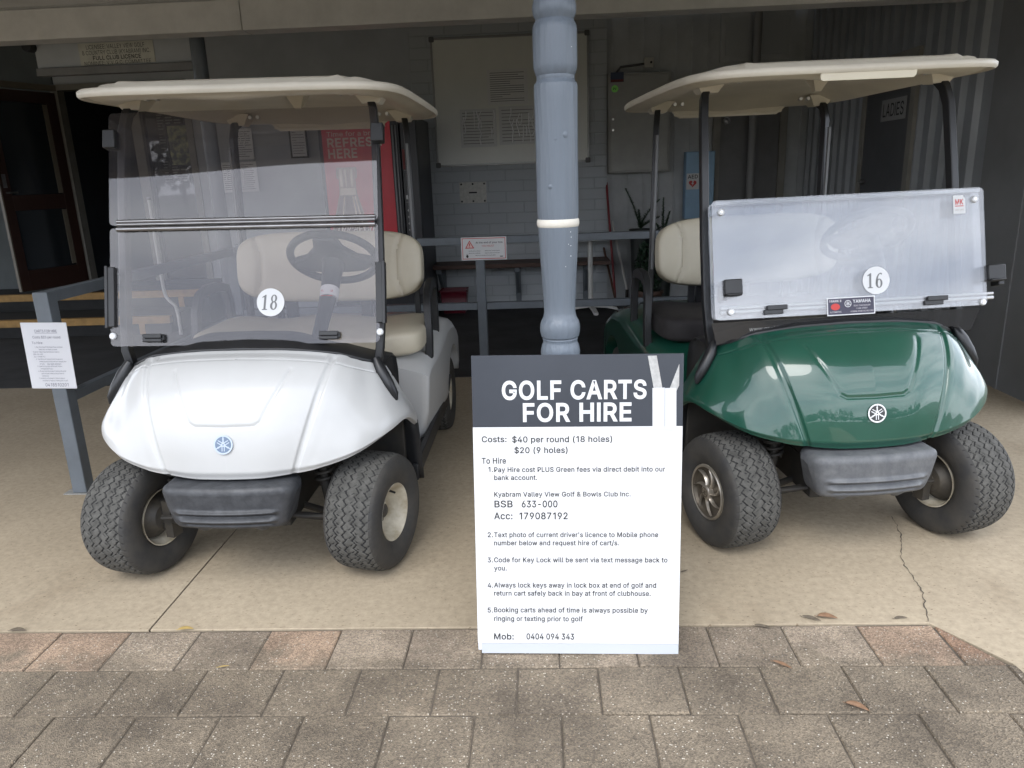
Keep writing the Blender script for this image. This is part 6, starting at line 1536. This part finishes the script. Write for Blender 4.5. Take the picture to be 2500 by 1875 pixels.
T = thing("bushy_plant", "bushy green pot plant low behind the rear rail", "plant", (1.12, 7.95, .004))
mb = MB(); mb.lathe([(.10, 0), (.14, .20), (.15, .21), (.15, .24), (.13, .24), (.12, .215), (0, .21)], 24); mb.build("pot", mat("brown_pot", (.10, .06, .045), .6), T)
mb = MB(); r = random.Random(4)
for k in range(900):
    a, ph, rr = r.uniform(0, 6.283), r.uniform(-1, 1), r.uniform(.3, 1) ** .5
    p = Vector((.16 * rr * math.cos(a) * (1 - .4 * abs(ph)), .16 * rr * math.sin(a) * (1 - .4 * abs(ph)), .48 + .25 * ph)); d = Vector((r.gauss(0, 1), r.gauss(0, 1), r.gauss(.4, 1))).normalized() * .035; e = d.cross(Vector((r.gauss(0, 1), r.gauss(0, 1), 1))).normalized() * .012
    mb.add([p, p + d * .5 + e, p + d, p + d * .5 - e], [(0, 1, 2, 3)])
mb.build("foliage", mat("bush_leaf", (.018, .055, .025), .5, var=.5, scale=15), T)

# ------------------------------------------------------------------ vending machine
VX0, VX1, VY = -2.19, -1.215, 7.7
vm = thing("vending_machine", "red drinks vending machine with a bottle picture behind cart 18", "vending machine", ((VX0 + VX1) / 2, VY, .004))
M_vblack = mat("vending_black", (.012, .014, .020), .4, var=.3)
def V(x, z, y=VY): return FRONT(x - (VX0 + VX1) / 2, y - VY, z)
hw = (VX1 - VX0) / 2
mb = MB(); mb.box((-hw, .03, 0), (hw, .85, 2.06)); mb.build("cabinet", M_vblack, vm, bevel=.01)
mb = MB(); mb.box((-hw, -.03, .30), (.32, .029, 2.05)); mb.build("door_surround", M_vblack, vm, bevel=.008)
PX0, PX1 = -.45, .235
mb = MB(); mb.box((PX0, -.036, .42), (PX1, -.0305, 2.02)); fp = mb.build("display_panel", mat("cola_red", (.68, .02, .045), .3, var=.15, scale=3), vm, bevel=.002)
DP = FRONT(0, -.0362, 0)
mb = MB()
mb.text("Coca-Cola  ice cold", width=.44, cap=.035, at=(-.10, 1.955), align='CENTER', M=DP, mi=1, shear=.25)
mb.text("Time for a break", width=.56, cap=.042, at=(-.12, 1.895), align='CENTER', bold=.012, M=DP)
mb.text("REFRESH", width=.54, cap=.080, at=(-.13, 1.795), align='CENTER', bold=.04, M=DP); mb.text("HERE", width=.29, cap=.085, at=(-.255, 1.69), align='CENTER', bold=.04, M=DP)
mb.text("Coca-Cola", width=.44, cap=.085, at=(-.16, .96), align='CENTER', bold=.02, M=DP, shear=.3, depth=.004)
mb.build("lettering", [mat("cream_print", (.80, .68, .58), .5), mat("dull_pink_print", (.45, .20, .20), .5)], fp)
bw = [(.085, 1.60), (.092, 1.57), (.092, 1.50), (.074, 1.485), (.074, 1.40), (.080, 1.34), (.115, 1.21), (.165, 1.05), (.195, .90), (.195, .45)]
mb = MB(); cx_ = -.235
mb.prism([(cx_ - w_ - .012, z_) for w_, z_ in reversed(bw)] + [(cx_ + w_ + .012, z_) for w_, z_ in bw][::1][::-1][::-1], .0003, .0012, 0, DP)
mb.prism([(cx_ - w_, z_) for w_, z_ in reversed(bw[5:])] + [(cx_ + w_, z_) for w_, z_ in bw[5:]], .0012, .0018, 1, DP)
mb.prism([(cx_ - .074, 1.40), (cx_ + .074, 1.40), (cx_ + .084, 1.33), (cx_ - .084, 1.33)], .0018, .0022, 2, DP)
for k, (dx, w_) in enumerate(((-.058, .014), (-.012, .008), (.048, .012))): mb.prism([(cx_ + dx - w_, 1.585), (cx_ + dx - w_, 1.41), (cx_ + dx + w_, 1.41), (cx_ + dx + w_, 1.585)], .0018, .0024, 2, DP)
for s_ in (-.6, .45, .75): mb.prism([(cx_ + s_ * .080, 1.32), (cx_ + s_ * .080 + .016, 1.32), (cx_ + s_ * .185 + .016, .92), (cx_ + s_ * .185, .92)], .0018, .0024, 2, DP)
mb.build("bottle_print", [mat("bottle_edge_print", (.42, .26, .21), .4), mat("bottle_glass_print", (.20, .10, .08), .35), mat("bottle_glint_print", (.85, .72, .58), .4)], fp)
mb = MB(); mb.box((PX1 + .012, -.05, .45), (PX1 + .03, -.031, 1.98)); mb.box((PX1 + .045, -.05, .45), (PX1 + .060, -.031, 1.98)); mb.build("door_edge_trim", mat("grey_trim", (.15, .15, .16), .4, metal=.3), vm, bevel=.003)
mb = MB(); mb.box((.325, -.02, .30), (hw, .029, 2.05)); cp = mb.build("control_strip", mat("control_black", (.014, .015, .02), .35), vm, bevel=.006)
mb = MB()
for k in range(6): mb.lathe([(0, .006), (.010, .004), (.011, 0)], 10, 0, 'Z', True, FRONT(.36, -.02, 1.16 - k * .065))
mb.build("selection_buttons", mat("button_grey", (.42, .42, .42), .4), cp)
mb = MB()
for a, b, c, d in ((.335, 1.56, .36, 1.75),): mb.box((a, b, .0), (c, d, .003), 1, FRONT(0, -.02, 0))
for a, b, c, d in ((.34, 1.55, .40, 1.553), (.397, 1.24, .40, 1.55), (.34, 1.24, .40, 1.243)): mb.box((a, b, .0), (c, d, .002), 0, FRONT(0, -.02, 0))
mb.box((.345, 1.27, 0), (.362, 1.31, .004), 2, FRONT(0, -.02, 0)); mb.build("coin_panel", [mat("panel_outline", (.30, .30, .28)), mat("dull_red", (.2, .02, .02)), M_white], cp)

# ------------------------------------------------------------------ entry steps and handrail, things inside the doorway
es = thing("entry_steps", "dark entry steps with yellow nosings leading to the doorway", "steps", (-5.0, 8.0, .004))
M_step = mat("dark_step", (.020, .021, .022), .85, var=.4); M_yel = mat("yellow_nosing", (.42, .245, .075), .6, var=.3, scale=12)
for k, (y0, z, x1) in enumerate(((7.5, .185, -3.88), (8.1, .37, -3.72))):
    mb = MB(); mb.box((-8.0, y0, 0), (x1, WY - .03 if k else 8.62, z - .002)); o = mb.build("step", M_step, es, loc=(5.0, -8.0, -.004)); o.location.z = 0.0
    mb = MB(); mb.box((-8.0, y0 - .012, z - .075), (x1, y0 + .05, z + .002)); o = mb.build("nosing", M_yel, es, loc=(5.0, -8.0, 0), bevel=.004)
    mb = MB(); mb.box((x1 - .34, y0 - .010, max(.0, z - .185)), (x1 - .28, y0 - .001, z - .077)); mb.build("edge_strip", M_yel, es, loc=(5.0, -8.0, 0))
hr = [(-3.85, 7.40, 1.36), (-3.85, 7.40, 1.1), (-3.85, 7.40, .70), (-3.845, 7.40, .46), (-3.82, 7.40, .38), (-3.76, 7.40, .315), (-3.742, 7.40, .24), (-3.74, 7.40, .01)]
mb = MB(); mb.tube([tuple(p) for p in crom(hr, 40)], .017, 10); h_ = mb.build("handrail", mat("white_rail", (.60, .60, .58), .35), None); tag(h_, "thin bent white handrail pole beside the entry steps", "handrail")
mb = MB(); mb.lathe([(.018, 1.36), (.020, 1.365), (.020, 1.385), (.0, 1.39)], 12); o = mb.build("end_cap", M_chrome, h_); o.location = (-3.85, 7.40, 0)
rnd = random.Random(21)
for nm, x, w, lb in (("honour_board", -5.05, .36, "black honour board with gold name columns inside the doorway, left one"), ("honour_board", -4.52, .46, "black honour board with name columns and a red badge seen through the glazed door")):
    hb = thing(nm, lb, "board", (x, WY + 1.86, 2.05))
    mb = MB(); mb.box((-w / 2, 0, -.55), (w / 2, .03, .45)); mb.build("panel", M_ink, hb)
    mb = MB()
    for c in range(3):
        for k in range(26):
            if rnd.random() < .18: continue
            L = rnd.uniform(.04, .10); x0 = -w / 2 + .02 + c * w / 3.1; z = .42 - k * .036
            mb.box((x0, -.003, z - .008), (x0 + L, 0, z + .008))
    mb.build("name_lines", mat("name_gold", (.75, .72, .60), .5), hb)
    if w > .4: mb = MB(); mb.box((.02, -.006, .02), (.17, -.0032, .16)); mb.build("badge", M_red, hb)
pc = thing("reflecting_pane", "framed window pane with painted tree reflections beside the glazed door, through windscreen 18", "window", (-4.06, WY - .006, 1.93))
def reflection_mat():
    m = mat("painted_tree_reflection", (.42, .44, .20), .3, color2=(.02, .03, .015), scale=16, detail=3, contrast=(.42, .66)); return m  # trees reflected in a window pane, painted as green and dark noise
mb = MB(); mb.box((-.125, -.012, -.21), (.125, -.006, .21)); mb.build("print", reflection_mat(), pc)
mb = MB()
for a, b, c, d in ((-.14, .21, .14, .228), (-.14, -.228, .14, -.21), (-.14, -.21, -.125, .21), (.125, -.21, .14, .21)): mb.box((a, -.018, b), (c, -.002, d))
mb.build("frame", M_ink, pc)

# ------------------------------------------------------------------ fallen leaves
M_lf1 = mat("tan_dry_leaf", (.26, .15, .085), .6, var=.35, scale=40); M_lf2 = mat("grey_dry_leaf", (.15, .12, .085), .7, var=.4, scale=40); M_lf3 = mat("yellow_leaf", (.42, .30, .10), .6, var=.2, scale=40)
def leaf(x, y, L, ang, m, label, curl=.3, w=.22):
    N = 12; rows = []
    for i in range(N + 1):
        t = i / N; ww = L * w * math.sin(math.pi * min(1, t ** .8)) ** .8 * .5 + .0006
        z = .003 + curl * L * (.25 - (t - .5) ** 2) * -.5 + curl * L * .14
        rows.append([((t - .5) * L, -ww + .1 * L * math.sin(t * 3), z + ww * .5), ((t - .5) * L, .1 * L * math.sin(t * 3), z), ((t - .5) * L, ww + .1 * L * math.sin(t * 3), z + ww * .6)])
    mb = MB(); mb.grid(rows, 0, True)
    o = mb.build("fallen_leaf", m, None, solid=.0006, loc=(x, y, .001), rot=(0, 0, ang)); tag(o, label, "leaf", "dry leaves on the ground")
    mb = MB(); mb.tube([(-L * .5, 0, .003), (-L * .62, .004, .004)], .0008, 5); mb.build("stalk", m, o)
leaf(.690, 1.963, .060, rad(-40), M_lf1, "tan dry leaf on the dark pavers in front of the green cart", .5)
leaf(.838, 1.779, .062, rad(-35), M_lf1, "tan dry leaf lowest on the dark pavers at the right, nearest the camera", .3, .32)
leaf(.86, 2.205, .06, rad(-30), M_lf2, "grey dry leaf left of a pair lying along the slab edge", .4)
leaf(.915, 2.212, .065, rad(-15), M_lf1, "broad tan leaf right of a pair lying along the slab edge", .3, .36)
leaf(.690, 2.160, .055, rad(-20), M_lf2, "curled grey leaf on the pale border pavers", .7)
leaf(-1.247, 2.178, .055, rad(4), M_lf3, "yellow leaf in the slab joint in front of the white cart", .2, .30)
leaf(-1.84, 2.180, .06, rad(0), M_lf2, "pale leaf at the slab edge at far left of the paving", .2, .26)
leaf(-1.03, 1.975, .035, rad(12), M_lf3, "thin yellow leaf on the pavers under the white cart bumper", .4, .14)
leaf(.500, 2.52, .035, rad(30), M_lf2, "small curled leaf on the concrete between sign and green cart", .8, .2)
leaf(1.785, 2.56, .05, rad(20), M_lf2, "small curled leaf on the concrete right of the crack", .9, .16)
leaf(1.15, 2.205, .045, rad(5), M_lf2, "pale flat leaf at the slab edge near the paving corner", .2, .22)

# ------------------------------------------------------------------ wood across the course (behind the camera, seen only in reflections)
mb = MB(); r = random.Random(2)
for k in range(90):
    x = -75 + 150 * k / 89 + r.uniform(-1, 1); y = -38 + r.uniform(-4, 4); h = r.uniform(3.5, 8.5); rw = r.uniform(1.6, 3.0)
    mb.tube([(x, y, -.06), (x, y, h * .5)], [.2, .12], 6)
    for i in range(110):
        a, ph = r.uniform(0, 6.283), r.uniform(-1, 1); q = r.uniform(.5, 1)
        p = Vector((x + rw * q * math.cos(a) * math.sqrt(1 - ph * ph), y + rw * q * math.sin(a) * math.sqrt(1 - ph * ph), h * .62 + h * .38 * ph * q)); d = Vector((r.gauss(0, 1), r.gauss(0, 1), r.gauss(0, 1))).normalized() * .42; e = d.cross(Vector((r.gauss(0, 1), r.gauss(0, 1), 1))).normalized() * .3
        mb.add([p - d, p + e, p + d, p - e], [(0, 1, 2, 3)], 1)
o = mb.build("distant_wood", [mat("bark", (.08, .06, .045), .9), mat("wood_foliage", (.045, .065, .03), .7, var=.5, scale=.3)], None); tag(o, "line of trees across the course facing the verandah", "trees", kind="stuff")
